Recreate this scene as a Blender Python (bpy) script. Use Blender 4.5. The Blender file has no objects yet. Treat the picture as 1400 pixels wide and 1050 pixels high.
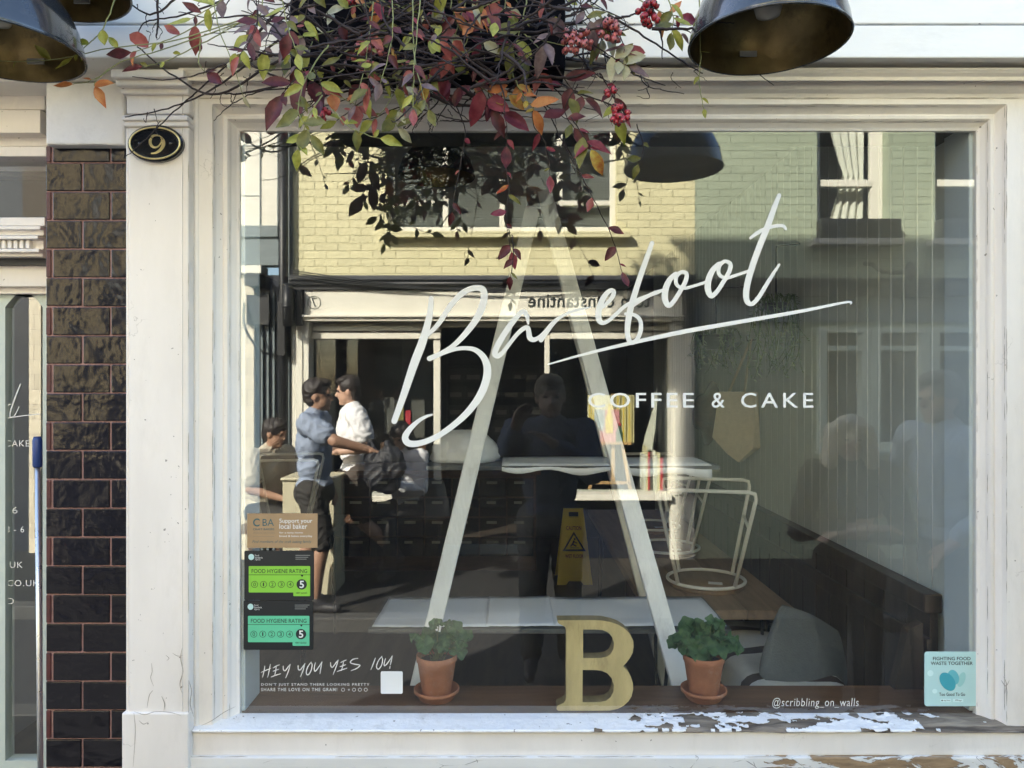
import bpy, math, random
from mathutils import Vector, Matrix
from mathutils.geometry import tessellate_polygon
R = math.radians
random.seed(7)
scene = bpy.context.scene
col = scene.collection
FPX = 1011.0            # focal length of the view in photo pixels
CAMH = 1.70             # eye height
CAMD = 2.0              # camera to window glass

# ---------------------------------------------------------------- coordinates
def P(px, py, y=0.0):
    """point on the plane y (metres behind the glass) that lies at a photo position"""
    d = CAMD + y
    return Vector(((px-700)*d/FPX, y, CAMH-(py-525)*d/FPX))
def Q(px, py, ry):
    """point across the street, ry metres in front of the glass, from where its reflection lies"""
    d = CAMD + ry
    return Vector(((px-700)*d/FPX, -ry, CAMH-(py-525)*d/FPX))
RY = 5.2
def FX(px): return (px-700)*(CAMD+RY)/FPX
def FZ(py): return CAMH-(py-525)*(CAMD+RY)/FPX

# ---------------------------------------------------------------- materials
def newmat(name):
    m = bpy.data.materials.new(name); m.use_nodes = True
    nt = m.node_tree
    return m, nt, nt.nodes['Principled BSDF']
def nd(nt, t, **kw):
    n = nt.nodes.new(t)
    for k, v in kw.items():
        if k.startswith('i_'):
            n.inputs[k[2:].replace('_', ' ')].default_value = v
        else: setattr(n, k, v)
    return n
def c4(c): return (c[0], c[1], c[2], 1.0)
def coords(nt, scale=(1, 1, 1)):
    tc = nd(nt, 'ShaderNodeTexCoord'); mp = nd(nt, 'ShaderNodeMapping')
    geo = nd(nt, 'ShaderNodeNewGeometry')
    mp.inputs['Scale'].default_value = scale
    nt.links.new(geo.outputs['Position'], mp.inputs['Vector'])
    return mp.outputs['Vector']
def pmat(name, colr, rough=.5, var=.1, scale=14, bump=.06, bscale=90, metal=0.0, spec=.5, coat=0.0, stretch=(1, 1, 1), dirt=None, dirtamt=.5, dscale=6, rvar=.1):
    m, nt, b = newmat(name)
    v = coords(nt, stretch)
    n1 = nd(nt, 'ShaderNodeTexNoise', i_Scale=scale, i_Detail=6.0, i_Roughness=.6)
    nt.links.new(v, n1.inputs['Vector'])
    r1 = nd(nt, 'ShaderNodeValToRGB')
    lo = [max(0, x*(1-var)) for x in colr]; hi = [min(1, x*(1+var)) for x in colr]
    r1.color_ramp.elements[0].position = .3; r1.color_ramp.elements[1].position = .7
    r1.color_ramp.elements[0].color = c4(lo); r1.color_ramp.elements[1].color = c4(hi)
    nt.links.new(n1.outputs['Fac'], r1.inputs['Fac'])
    out = r1.outputs['Color']
    if dirt:
        n3 = nd(nt, 'ShaderNodeTexNoise', i_Scale=dscale, i_Detail=9.0, i_Roughness=.72)
        nt.links.new(v, n3.inputs['Vector'])
        r3 = nd(nt, 'ShaderNodeValToRGB')
        r3.color_ramp.elements[0].position = .54; r3.color_ramp.elements[1].position = .74
        r3.color_ramp.elements[0].color = (0, 0, 0, 1); r3.color_ramp.elements[1].color = (dirtamt,)*3+(1,)
        nt.links.new(n3.outputs['Fac'], r3.inputs['Fac'])
        mx = nd(nt, 'ShaderNodeMixRGB'); mx.inputs['Color2'].default_value = c4(dirt)
        nt.links.new(r3.outputs['Color'], mx.inputs['Fac']); nt.links.new(out, mx.inputs['Color1'])
        out = mx.outputs['Color']
    nt.links.new(out, b.inputs['Base Color'])
    b.inputs['Roughness'].default_value = rough
    if rvar:
        mr = nd(nt, 'ShaderNodeMapRange'); mr.inputs['To Min'].default_value = max(.02, rough-rvar); mr.inputs['To Max'].default_value = min(1, rough+rvar)
        nt.links.new(n1.outputs['Fac'], mr.inputs['Value']); nt.links.new(mr.outputs['Result'], b.inputs['Roughness'])
    b.inputs['Metallic'].default_value = metal
    b.inputs['Specular IOR Level'].default_value = spec
    b.inputs['Coat Weight'].default_value = coat
    if bump:
        n2 = nd(nt, 'ShaderNodeTexNoise', i_Scale=bscale, i_Detail=5.0)
        nt.links.new(v, n2.inputs['Vector'])
        bp = nd(nt, 'ShaderNodeBump'); bp.inputs['Strength'].default_value = bump; bp.inputs['Distance'].default_value = .01
        nt.links.new(n2.outputs['Fac'], bp.inputs['Height']); nt.links.new(bp.outputs['Normal'], b.inputs['Normal'])
    return m
def specks(m, colr=(.16, .13, .11), scale=75, thr=.735, amt=.75):
    """sparse fly specks and chips on paint, and faint brush lines"""
    nt = m.node_tree; b = nt.nodes['Principled BSDF']
    src = b.inputs['Base Color'].links[0].from_socket
    geo = nd(nt, 'ShaderNodeNewGeometry')
    n = nd(nt, 'ShaderNodeTexNoise', i_Scale=scale, i_Detail=2.0); nt.links.new(geo.outputs['Position'], n.inputs['Vector'])
    r = nd(nt, 'ShaderNodeValToRGB'); r.color_ramp.elements[0].position = thr; r.color_ramp.elements[1].position = thr+.03
    r.color_ramp.elements[0].color = (0, 0, 0, 1); r.color_ramp.elements[1].color = (amt,)*3+(1,)
    nt.links.new(n.outputs['Fac'], r.inputs['Fac'])
    mx = nd(nt, 'ShaderNodeMixRGB'); mx.inputs['Color2'].default_value = c4(colr)
    nt.links.new(r.outputs['Color'], mx.inputs['Fac']); nt.links.new(src, mx.inputs['Color1'])
    # hairline cracks, only here and there
    v = nd(nt, 'ShaderNodeTexVoronoi', feature='DISTANCE_TO_EDGE', i_Scale=7.0)
    wn = nd(nt, 'ShaderNodeTexNoise', i_Scale=22.0, i_Detail=5.0); nt.links.new(geo.outputs['Position'], wn.inputs['Vector'])
    va = nd(nt, 'ShaderNodeVectorMath', operation='MULTIPLY_ADD'); va.inputs[1].default_value = (.09, .09, .09)
    nt.links.new(wn.outputs['Color'], va.inputs[0]); nt.links.new(geo.outputs['Position'], va.inputs[2]); nt.links.new(va.outputs[0], v.inputs['Vector'])
    rc = nd(nt, 'ShaderNodeValToRGB'); rc.color_ramp.elements[0].position = .0; rc.color_ramp.elements[1].position = .007
    rc.color_ramp.elements[0].color = (1, 1, 1, 1); rc.color_ramp.elements[1].color = (0, 0, 0, 1); nt.links.new(v.outputs['Distance'], rc.inputs['Fac'])
    big = nd(nt, 'ShaderNodeTexNoise', i_Scale=3.2, i_Detail=2.0); nt.links.new(geo.outputs['Position'], big.inputs['Vector'])
    rb = nd(nt, 'ShaderNodeValToRGB'); rb.color_ramp.elements[0].position = .63; rb.color_ramp.elements[1].position = .67
    nt.links.new(big.outputs['Fac'], rb.inputs['Fac'])
    ml = nd(nt, 'ShaderNodeMath', operation='MULTIPLY'); nt.links.new(rc.outputs['Color'], ml.inputs[0]); nt.links.new(rb.outputs['Color'], ml.inputs[1])
    ml2 = nd(nt, 'ShaderNodeMath', operation='MULTIPLY'); ml2.inputs[1].default_value = .4; nt.links.new(ml.outputs[0], ml2.inputs[0])
    m2 = nd(nt, 'ShaderNodeMixRGB'); m2.inputs['Color2'].default_value = c4([.22, .19, .16])
    nt.links.new(ml2.outputs[0], m2.inputs['Fac']); nt.links.new(mx.outputs['Color'], m2.inputs['Color1'])
    nt.links.new(m2.outputs['Color'], b.inputs['Base Color'])
    return m
def brickmat(name, colr, mortar, rough=.7, bump=.9, w=.225, h=.075, ms=.006, var=.08, ground=(0, 0), dirt=None):
    m, nt, b = newmat(name)
    geo = nd(nt, 'ShaderNodeNewGeometry'); sp = nd(nt, 'ShaderNodeSeparateXYZ'); cb = nd(nt, 'ShaderNodeCombineXYZ')
    nt.links.new(geo.outputs['Position'], sp.inputs[0])
    nz = nd(nt, 'ShaderNodeTexNoise', i_Scale=9.0, i_Detail=4.0)
    nt.links.new(geo.outputs['Position'], nz.inputs['Vector'])
    wob = nd(nt, 'ShaderNodeMath', operation='MULTIPLY_ADD'); wob.inputs[1].default_value = .014
    nt.links.new(nz.outputs['Fac'], wob.inputs[0]); nt.links.new(sp.outputs['X'], wob.inputs[2])
    wob2 = nd(nt, 'ShaderNodeMath', operation='MULTIPLY_ADD'); wob2.inputs[1].default_value = .012
    nt.links.new(nz.outputs['Fac'], wob2.inputs[0]); nt.links.new(sp.outputs['Z'], wob2.inputs[2])
    nt.links.new(wob.outputs[0], cb.inputs['X']); nt.links.new(wob2.outputs[0], cb.inputs['Y'])
    br = nd(nt, 'ShaderNodeTexBrick', i_Scale=1.0)
    br.inputs['Brick Width'].default_value = w; br.inputs['Row Height'].default_value = h
    br.inputs['Mortar Size'].default_value = ms; br.inputs['Mortar Smooth'].default_value = .5
    br.inputs['Color1'].default_value = c4([x*(1-var) for x in colr]); br.inputs['Color2'].default_value = c4([min(1, x*(1+var)) for x in colr])
    br.inputs['Mortar'].default_value = c4(mortar)
    nt.links.new(cb.outputs[0], br.inputs['Vector'])
    out = br.outputs['Color']
    n2 = nd(nt, 'ShaderNodeTexNoise', i_Scale=5.0, i_Detail=8.0, i_Roughness=.7)
    nt.links.new(geo.outputs['Position'], n2.inputs['Vector'])
    mr = nd(nt, 'ShaderNodeMapRange'); mr.inputs['To Min'].default_value = .82; mr.inputs['To Max'].default_value = 1.12
    nt.links.new(n2.outputs['Fac'], mr.inputs['Value'])
    mx = nd(nt, 'ShaderNodeMixRGB', blend_type='MULTIPLY'); mx.inputs['Fac'].default_value = 1
    nt.links.new(out, mx.inputs['Color1']); nt.links.new(mr.outputs['Result'], mx.inputs['Color2'])
    nt.links.new(mx.outputs['Color'], b.inputs['Base Color'])
    n4 = nd(nt, 'ShaderNodeTexNoise', i_Scale=38.0, i_Detail=6.0)
    nt.links.new(geo.outputs['Position'], n4.inputs['Vector'])
    ad = nd(nt, 'ShaderNodeMath', operation='MULTIPLY_ADD'); ad.inputs[1].default_value = .55
    inv = nd(nt, 'ShaderNodeMath', operation='SUBTRACT'); inv.inputs[0].default_value = 1
    nt.links.new(br.outputs['Fac'], inv.inputs[1])
    nt.links.new(n4.outputs['Fac'], ad.inputs[0]); nt.links.new(inv.outputs[0], ad.inputs[2])
    bp = nd(nt, 'ShaderNodeBump'); bp.inputs['Strength'].default_value = bump; bp.inputs['Distance'].default_value = .012
    nt.links.new(ad.outputs[0], bp.inputs['Height']); nt.links.new(bp.outputs['Normal'], b.inputs['Normal'])
    b.inputs['Roughness'].default_value = rough
    return m
def woodmat(name, colr, dark, rough=.55, axis='x', scale=7, bump=.15, coat=0):
    m, nt, b = newmat(name)
    st = {'x': (.12, 1, 1), 'y': (1, .12, 1), 'z': (1, 1, .12)}[axis]
    v = coords(nt, st)
    n1 = nd(nt, 'ShaderNodeTexNoise', i_Scale=scale*4, i_Detail=8.0, i_Roughness=.65, i_Distortion=.6)
    nt.links.new(v, n1.inputs['Vector'])
    r1 = nd(nt, 'ShaderNodeValToRGB')
    r1.color_ramp.elements[0].position = .35; r1.color_ramp.elements[1].position = .68
    r1.color_ramp.elements[0].color = c4(dark); r1.color_ramp.elements[1].color = c4(colr)
    nt.links.new(n1.outputs['Fac'], r1.inputs['Fac']); nt.links.new(r1.outputs['Color'], b.inputs['Base Color'])
    bp = nd(nt, 'ShaderNodeBump'); bp.inputs['Strength'].default_value = bump; bp.inputs['Distance'].default_value = .006
    nt.links.new(n1.outputs['Fac'], bp.inputs['Height']); nt.links.new(bp.outputs['Normal'], b.inputs['Normal'])
    b.inputs['Roughness'].default_value = rough; b.inputs['Coat Weight'].default_value = coat
    return m
def peelmat(name, paint, wood, wood2, x_start, x_full, base=.02, rough=.6, pmax=.22):
    """old white paint lifting off grey timber, worse towards one end"""
    m, nt, b = newmat(name)
    geo = nd(nt, 'ShaderNodeNewGeometry'); sp = nd(nt, 'ShaderNodeSeparateXYZ')
    nt.links.new(geo.outputs['Position'], sp.inputs[0])
    mp = nd(nt, 'ShaderNodeMapping'); mp.inputs['Scale'].default_value = (.55, 1.5, 1.5)
    nt.links.new(geo.outputs['Position'], mp.inputs['Vector'])
    n1 = nd(nt, 'ShaderNodeTexNoise', i_Scale=13.0, i_Detail=10.0, i_Roughness=.62, i_Distortion=.9)
    nt.links.new(mp.outputs['Vector'], n1.inputs['Vector'])
    mr = nd(nt, 'ShaderNodeMapRange'); mr.inputs['From Min'].default_value = x_start; mr.inputs['From Max'].default_value = x_full
    mr.inputs['To Min'].default_value = base; mr.inputs['To Max'].default_value = pmax
    nt.links.new(sp.outputs['X'], mr.inputs['Value'])
    ad = nd(nt, 'ShaderNodeMath', operation='ADD'); nt.links.new(n1.outputs['Fac'], ad.inputs[0]); nt.links.new(mr.outputs['Result'], ad.inputs[1])
    rp = nd(nt, 'ShaderNodeValToRGB'); rp.color_ramp.elements[0].position = .685; rp.color_ramp.elements[1].position = .70
    nt.links.new(ad.outputs[0], rp.inputs['Fac'])
    mp2 = nd(nt, 'ShaderNodeMapping'); mp2.inputs['Scale'].default_value = (.15, 1, 1); mp2.inputs['Rotation'].default_value = (0, 0, .5)
    nt.links.new(geo.outputs['Position'], mp2.inputs['Vector'])
    n2 = nd(nt, 'ShaderNodeTexNoise', i_Scale=60.0, i_Detail=8.0, i_Roughness=.7)
    nt.links.new(mp2.outputs['Vector'], n2.inputs['Vector'])
    rw = nd(nt, 'ShaderNodeValToRGB'); rw.color_ramp.elements[0].position = .35; rw.color_ramp.elements[1].position = .65
    rw.color_ramp.elements[0].color = c4(wood2); rw.color_ramp.elements[1].color = c4(wood)
    nt.links.new(n2.outputs['Fac'], rw.inputs['Fac'])
    # thin cracks
    vo = nd(nt, 'ShaderNodeTexVoronoi', feature='DISTANCE_TO_EDGE', i_Scale=16.0)
    nt.links.new(mp.outputs['Vector'], vo.inputs['Vector'])
    rc = nd(nt, 'ShaderNodeValToRGB'); rc.color_ramp.elements[0].position = .0; rc.color_ramp.elements[1].position = .010
    rc.color_ramp.elements[0].color = (1, 1, 1, 1); rc.color_ramp.elements[1].color = (0, 0, 0, 1)
    nt.links.new(vo.outputs['Distance'], rc.inputs['Fac'])
    mrc = nd(nt, 'ShaderNodeMapRange'); mrc.inputs['From Min'].default_value = .60; mrc.inputs['From Max'].default_value = .66
    nt.links.new(ad.outputs[0], mrc.inputs['Value'])
    mlc = nd(nt, 'ShaderNodeMath', operation='MULTIPLY'); nt.links.new(rc.outputs['Color'], mlc.inputs[0]); nt.links.new(mrc.outputs['Result'], mlc.inputs[1])
    n5 = nd(nt, 'ShaderNodeTexNoise', i_Scale=8.0, i_Detail=6.0); nt.links.new(geo.outputs['Position'], n5.inputs['Vector'])
    r5 = nd(nt, 'ShaderNodeValToRGB'); r5.color_ramp.elements[0].position = .3; r5.color_ramp.elements[1].position = .75
    r5.color_ramp.elements[0].color = c4([x*.9 for x in paint]); r5.color_ramp.elements[1].color = c4(paint)
    nt.links.new(n5.outputs['Fac'], r5.inputs['Fac'])
    m1 = nd(nt, 'ShaderNodeMixRGB'); m1.inputs['Color2'].default_value = c4([.09, .08, .07])
    nt.links.new(mlc.outputs[0], m1.inputs['Fac']); nt.links.new(r5.outputs['Color'], m1.inputs['Color1'])
    m2 = nd(nt, 'ShaderNodeMixRGB'); nt.links.new(rp.outputs['Color'], m2.inputs['Fac'])
    nt.links.new(m1.outputs['Color'], m2.inputs['Color1']); nt.links.new(rw.outputs['Color'], m2.inputs['Color2'])
    nt.links.new(m2.outputs['Color'], b.inputs['Base Color'])
    hs = nd(nt, 'ShaderNodeMath', operation='MULTIPLY_ADD'); hs.inputs[1].default_value = .35
    iv = nd(nt, 'ShaderNodeMath', operation='SUBTRACT'); iv.inputs[0].default_value = 1.0
    nt.links.new(rp.outputs['Color'], iv.inputs[1]); nt.links.new(n2.outputs['Fac'], hs.inputs[0]); nt.links.new(iv.outputs[0], hs.inputs[2])
    bp = nd(nt, 'ShaderNodeBump'); bp.inputs['Strength'].default_value = .8; bp.inputs['Distance'].default_value = .004
    nt.links.new(hs.outputs[0], bp.inputs['Height']); nt.links.new(bp.outputs['Normal'], b.inputs['Normal'])
    b.inputs['Roughness'].default_value = rough
    return m
def glassmat(name, r0, tint=(.93, .97, .96), film=0.0):
    m, nt, b = newmat(name)
    nt.nodes.remove(b)
    out = nt.nodes['Material Output']
    tr = nd(nt, 'ShaderNodeBsdfTransparent'); tr.inputs['Color'].default_value = c4(tint)
    gl = nd(nt, 'ShaderNodeBsdfGlossy'); gl.inputs['Roughness'].default_value = 0.0; gl.inputs['Color'].default_value = (.98, 1, .97, 1)
    lw = nd(nt, 'ShaderNodeLayerWeight'); lw.inputs['Blend'].default_value = .5
    pw = nd(nt, 'ShaderNodeMath', operation='POWER'); pw.inputs[1].default_value = 5.0
    nt.links.new(lw.outputs['Facing'], pw.inputs[0])
    ma = nd(nt, 'ShaderNodeMath', operation='MULTIPLY_ADD'); ma.inputs[1].default_value = 1-r0; ma.inputs[2].default_value = r0
    nt.links.new(pw.outputs[0], ma.inputs[0])
    mx = nd(nt, 'ShaderNodeMixShader')
    nt.links.new(ma.outputs[0], mx.inputs['Fac']); nt.links.new(tr.outputs[0], mx.inputs[1]); nt.links.new(gl.outputs[0], mx.inputs[2])
    last = mx.outputs[0]
    if film:      # thin dusty film with wiping smears, put in as haze to lift the blacks
        geo = nd(nt, 'ShaderNodeNewGeometry'); mp = nd(nt, 'ShaderNodeMapping'); mp.inputs['Scale'].default_value = (1, 1, .45); mp.inputs['Rotation'].default_value = (0, .5, 0)
        nt.links.new(geo.outputs['Position'], mp.inputs['Vector'])
        nz = nd(nt, 'ShaderNodeTexNoise', i_Scale=5.0, i_Detail=8.0, i_Roughness=.65, i_Distortion=1.2); nt.links.new(mp.outputs['Vector'], nz.inputs['Vector'])
        mr = nd(nt, 'ShaderNodeMapRange'); mr.inputs['From Min'].default_value = .35; mr.inputs['From Max'].default_value = .75; mr.inputs['To Min'].default_value = film*.5; mr.inputs['To Max'].default_value = film*1.9
        nt.links.new(nz.outputs['Fac'], mr.inputs['Value'])
        sp = nd(nt, 'ShaderNodeTexNoise', i_Scale=140.0, i_Detail=1.0); nt.links.new(geo.outputs['Position'], sp.inputs['Vector'])
        rs = nd(nt, 'ShaderNodeValToRGB'); rs.color_ramp.elements[0].position = .80; rs.color_ramp.elements[1].position = .83; rs.color_ramp.elements[0].color = (0, 0, 0, 1); rs.color_ramp.elements[1].color = (.35, .35, .35, 1)
        nt.links.new(sp.outputs['Fac'], rs.inputs['Fac'])
        ad = nd(nt, 'ShaderNodeMath', operation='ADD'); nt.links.new(mr.outputs['Result'], ad.inputs[0]); nt.links.new(rs.outputs['Color'], ad.inputs[1])
        df = nd(nt, 'ShaderNodeBsdfDiffuse'); df.inputs['Color'].default_value = (.75, .76, .76, 1)
        m2 = nd(nt, 'ShaderNodeMixShader'); nt.links.new(ad.outputs[0], m2.inputs['Fac']); nt.links.new(last, m2.inputs[1]); nt.links.new(df.outputs[0], m2.inputs[2]); last = m2.outputs[0]
    nt.links.new(last, out.inputs['Surface'])
    return m
def leafmat(name, c1, c2, rough=.42):
    m, nt, b = newmat(name)
    v = coords(nt)
    n1 = nd(nt, 'ShaderNodeTexNoise', i_Scale=42.0, i_Detail=5.0, i_Roughness=.65)
    nt.links.new(v, n1.inputs['Vector'])
    r1 = nd(nt, 'ShaderNodeValToRGB'); r1.color_ramp.elements[0].position = .36; r1.color_ramp.elements[1].position = .66
    r1.color_ramp.elements[0].color = c4(c1); r1.color_ramp.elements[1].color = c4(c2)
    nt.links.new(n1.outputs['Fac'], r1.inputs['Fac']); nt.links.new(r1.outputs['Color'], b.inputs['Base Color'])
    b.inputs['Roughness'].default_value = rough
    b.inputs['Specular IOR Level'].default_value = .35
    out = nt.nodes['Material Output']
    tl = nd(nt, 'ShaderNodeBsdfTranslucent'); nt.links.new(r1.outputs['Color'], tl.inputs['Color'])
    mx = nd(nt, 'ShaderNodeMixShader'); mx.inputs['Fac'].default_value = .22
    nt.links.new(b.outputs[0], mx.inputs[1]); nt.links.new(tl.outputs[0], mx.inputs[2]); nt.links.new(mx.outputs[0], out.inputs['Surface'])
    return m

# ---------------------------------------------------------------- mesh builder
class MB:
    def __init__(s): s.v = []; s.f = []; s.m = []; s.sm = []
    def add(s, verts, faces, mi=0, smooth=False):
        o = len(s.v); s.v += [tuple(p) for p in verts]
        for f in faces:
            s.f.append([i+o for i in f]); s.m.append(mi); s.sm.append(smooth)
    def quad(s, a, b, c, d, mi=0): s.add([a, b, c, d], [(0, 1, 2, 3)], mi)
    def box(s, x0, x1, y0, y1, z0, z1, mi=0):
        if x0 > x1: x0, x1 = x1, x0
        if y0 > y1: y0, y1 = y1, y0
        if z0 > z1: z0, z1 = z1, z0
        v = [(x0, y0, z0), (x1, y0, z0), (x1, y1, z0), (x0, y1, z0), (x0, y0, z1), (x1, y0, z1), (x1, y1, z1), (x0, y1, z1)]
        s.add(v, [(0, 3, 2, 1), (4, 5, 6, 7), (0, 1, 5, 4), (1, 2, 6, 5), (2, 3, 7, 6), (3, 0, 4, 7)], mi)
    def bar(s, a, b, w, h, mi=0, up=None):
        a = Vector(a); b = Vector(b); t = (b-a).normalized()
        u = Vector(up) if up else (Vector((0, 0, 1)) if abs(t.z) < .9 else Vector((0, 1, 0)))
        n = t.cross(u).normalized(); k = n.cross(t).normalized()
        v = []
        for p in (a, b):
            for sx, sy in ((-1, -1), (1, -1), (1, 1), (-1, 1)): v.append(p+n*(sx*w/2)+k*(sy*h/2))
        s.add(v, [(0, 1, 2, 3), (7, 6, 5, 4), (0, 4, 5, 1), (1, 5, 6, 2), (2, 6, 7, 3), (3, 7, 4, 0)], mi)
    def tube(s, pts, r, n=8, mi=0, closed=False, smooth=True):
        pts = [Vector(p) for p in pts]; k = len(pts)
        rs = r if isinstance(r, (list, tuple)) else [r]*k
        vs = []; prev = None
        for i, p in enumerate(pts):
            if closed: t = pts[(i+1) % k]-pts[i-1]
            else: t = pts[min(i+1, k-1)]-pts[max(i-1, 0)]
            if t.length < 1e-9: t = Vector((0, 0, 1))
            t.normalize()
            if prev is None:
                u = t.orthogonal().normalized()
            else:
                u = prev-t*prev.dot(t)
                u = u.normalized() if u.length > 1e-6 else t.orthogonal().normalized()
            prev = u; w = t.cross(u)
            for j in range(n):
                a = 2*math.pi*j/n
                vs.append(p+(u*math.cos(a)+w*math.sin(a))*rs[i])
        fs = []
        for i in range(k if closed else k-1):
            i2 = (i+1) % k
            for j in range(n):
                j2 = (j+1) % n
                fs.append((i*n+j, i*n+j2, i2*n+j2, i2*n+j))
        if not closed:
            fs.append(tuple(range(n-1, -1, -1))); fs.append(tuple((k-1)*n+j for j in range(n)))
        s.add(vs, fs, mi, smooth)
    def lathe(s, prof, c=(0, 0, 0), n=32, mi=0, smooth=True, axis=None):
        """prof: (radius, height) pairs"""
        vs = []; c = Vector(c)
        rot = Vector((0, 0, 1)).rotation_difference(Vector(axis)).to_matrix() if axis else Matrix.Identity(3)
        for r_, z_ in prof:
            for j in range(n):
                a = 2*math.pi*j/n
                vs.append(c+rot @ Vector((r_*math.cos(a), r_*math.sin(a), z_)))
        fs = []
        for i in range(len(prof)-1):
            for j in range(n):
                j2 = (j+1) % n
                fs.append((i*n+j, i*n+j2, (i+1)*n+j2, (i+1)*n+j))
        s.add(vs, fs, mi, smooth)
    def ell(s, c, r, n=12, mi=0, m=None, smooth=True):
        c = Vector(c); r = r if isinstance(r, (tuple, list)) else (r, r, r)
        vs = []; rows = max(5, n//2+1)
        for i in range(rows+1):
            th = math.pi*i/rows
            for j in range(n):
                a = 2*math.pi*j/n
                p = Vector((r[0]*math.sin(th)*math.cos(a), r[1]*math.sin(th)*math.sin(a), -r[2]*math.cos(th)))
                vs.append(c+(m @ p if m else p))
        fs = []
        for i in range(rows):
            for j in range(n):
                j2 = (j+1) % n
                if i == 0: fs.append((j, n+j2, n+j))
                elif i == rows-1: fs.append((i*n+j, i*n+j2, (i+1)*n+j))
                else: fs.append((i*n+j, i*n+j2, (i+1)*n+j2, (i+1)*n+j))
        s.add(vs, fs, mi, smooth)
    def prism(s, outer, holes, fn, t0, t1, mi=0, mside=None):
        """polygon (2-D) with holes, fn(u,v,t) -> 3-D, thickness t0..t1"""
        loops = [outer]+list(holes)
        flat = [p for l in loops for p in l]
        tris = tessellate_polygon([[Vector((p[0], p[1], 0)) for p in l] for l in loops])
        n = len(flat)
        vs = [fn(p[0], p[1], t0) for p in flat]+[fn(p[0], p[1], t1) for p in flat]
        s.add(vs, [tuple(t) for t in tris]+[tuple(i+n for i in reversed(t)) for t in tris], mi)
        o = 0; fs = []
        for l in loops:
            k = len(l)
            for i in range(k):
                a = o+i; b_ = o+(i+1) % k
                fs.append((a, b_, b_+n, a+n))
            o += k
        s.add(vs, fs, mi if mside is None else mside)
    def extr(s, prof, x0, x1, mi=0, cap=True, smooth=False):
        """closed (y,z) profile extruded along x"""
        n = len(prof)
        vs = [(x0, y, z) for y, z in prof]+[(x1, y, z) for y, z in prof]
        fs = [(i, (i+1) % n, (i+1) % n+n, i+n) for i in range(n)]
        s.add(vs, fs, mi, smooth)
        if cap:
            tris = tessellate_polygon([[Vector((p[0], p[1], 0)) for p in prof]])
            s.add(vs, [tuple(t) for t in tris]+[tuple(i+n for i in reversed(t)) for t in tris], mi)
    def wall(s, x0, x1, z0, z1, yf, yb, holes=(), mi=0, mrev=None):
        """wall with rectangular openings; front face at yf, back at yb"""
        xs = sorted(set([x0, x1]+[h[0] for h in holes]+[h[1] for h in holes]))
        zs = sorted(set([z0, z1]+[h[2] for h in holes]+[h[3] for h in holes]))
        xs = [x for x in xs if x0 <= x <= x1]; zs = [z for z in zs if z0 <= z <= z1]
        def solid(i, j):
            if i < 0 or j < 0 or i >= len(xs)-1 or j >= len(zs)-1: return False
            cx = (xs[i]+xs[i+1])/2; cz = (zs[j]+zs[j+1])/2
            return not any(h[0] < cx < h[1] and h[2] < cz < h[3] for h in holes)
        mr = mi if mrev is None else mrev
        for i in range(len(xs)-1):
            for j in range(len(zs)-1):
                if not solid(i, j): continue
                a, b, c, d = xs[i], xs[i+1], zs[j], zs[j+1]
                s.quad((a, yf, c), (b, yf, c), (b, yf, d), (a, yf, d), mi)
                s.quad((a, yb, c), (a, yb, d), (b, yb, d), (b, yb, c), mi)
                if not solid(i-1, j): s.quad((a, yf, c), (a, yf, d), (a, yb, d), (a, yb, c), mr)
                if not solid(i+1, j): s.quad((b, yf, c), (b, yb, c), (b, yb, d), (b, yf, d), mr)
                if not solid(i, j-1): s.quad((a, yf, c), (a, yb, c), (b, yb, c), (b, yf, c), mr)
                if not solid(i, j+1): s.quad((a, yf, d), (b, yf, d), (b, yb, d), (a, yb, d), mr)
    def build(s, name, mats, parent=None, origin=None, bevel=0, fix=False):
        me = bpy.data.meshes.new(name)
        org = Vector(origin) if origin is not None else (ORG.get(parent.name, Vector()) if parent else Vector())
        me.from_pydata([tuple(Vector(p)-org) for p in s.v], [], s.f)
        for m in (mats if isinstance(mats, (list, tuple)) else [mats]): me.materials.append(m)
        for p, mi, sm in zip(me.polygons, s.m, s.sm): p.material_index = mi; p.use_smooth = sm
        me.update()
        if fix:
            import bmesh
            bm = bmesh.new(); bm.from_mesh(me); bmesh.ops.recalc_face_normals(bm, faces=bm.faces); bm.to_mesh(me); bm.free()
        o = bpy.data.objects.new(name, me); col.objects.link(o)
        if parent:
            o.parent = parent
            o.location = org-ORG.get(parent.name, Vector())
        else: o.location = org
        ORG[o.name] = org
        if bevel:
            b = o.modifiers.new('Bevel', 'BEVEL'); b.width = bevel; b.segments = 2; b.limit_method = 'ANGLE'; b.angle_limit = R(50)
        return o
ORG = {}
def thing(name, label, cat, loc=(0, 0, 0), group=None):
    o = bpy.data.objects.new(name, None); col.objects.link(o); o.empty_display_size = .1
    o.location = loc; ORG[o.name] = Vector(loc)
    o['label'] = label; o['category'] = cat
    if group: o['group'] = group
    return o
def tag(o, label, cat, group=None):
    o['label'] = label; o['category'] = cat
    if group: o['group'] = group
    return o
def struct(o): o['kind'] = 'structure'; return o
def dup(root, loc, label, rotz=0.0):
    r = root.copy(); col.objects.link(r); r.location = loc; r.rotation_euler = (0, 0, rotz); r['label'] = label
    for ch in list(root.children):
        c = ch.copy(); col.objects.link(c); c.parent = r
        for g in list(ch.children):
            q = g.copy(); col.objects.link(q); q.parent = c
    return r

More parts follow.
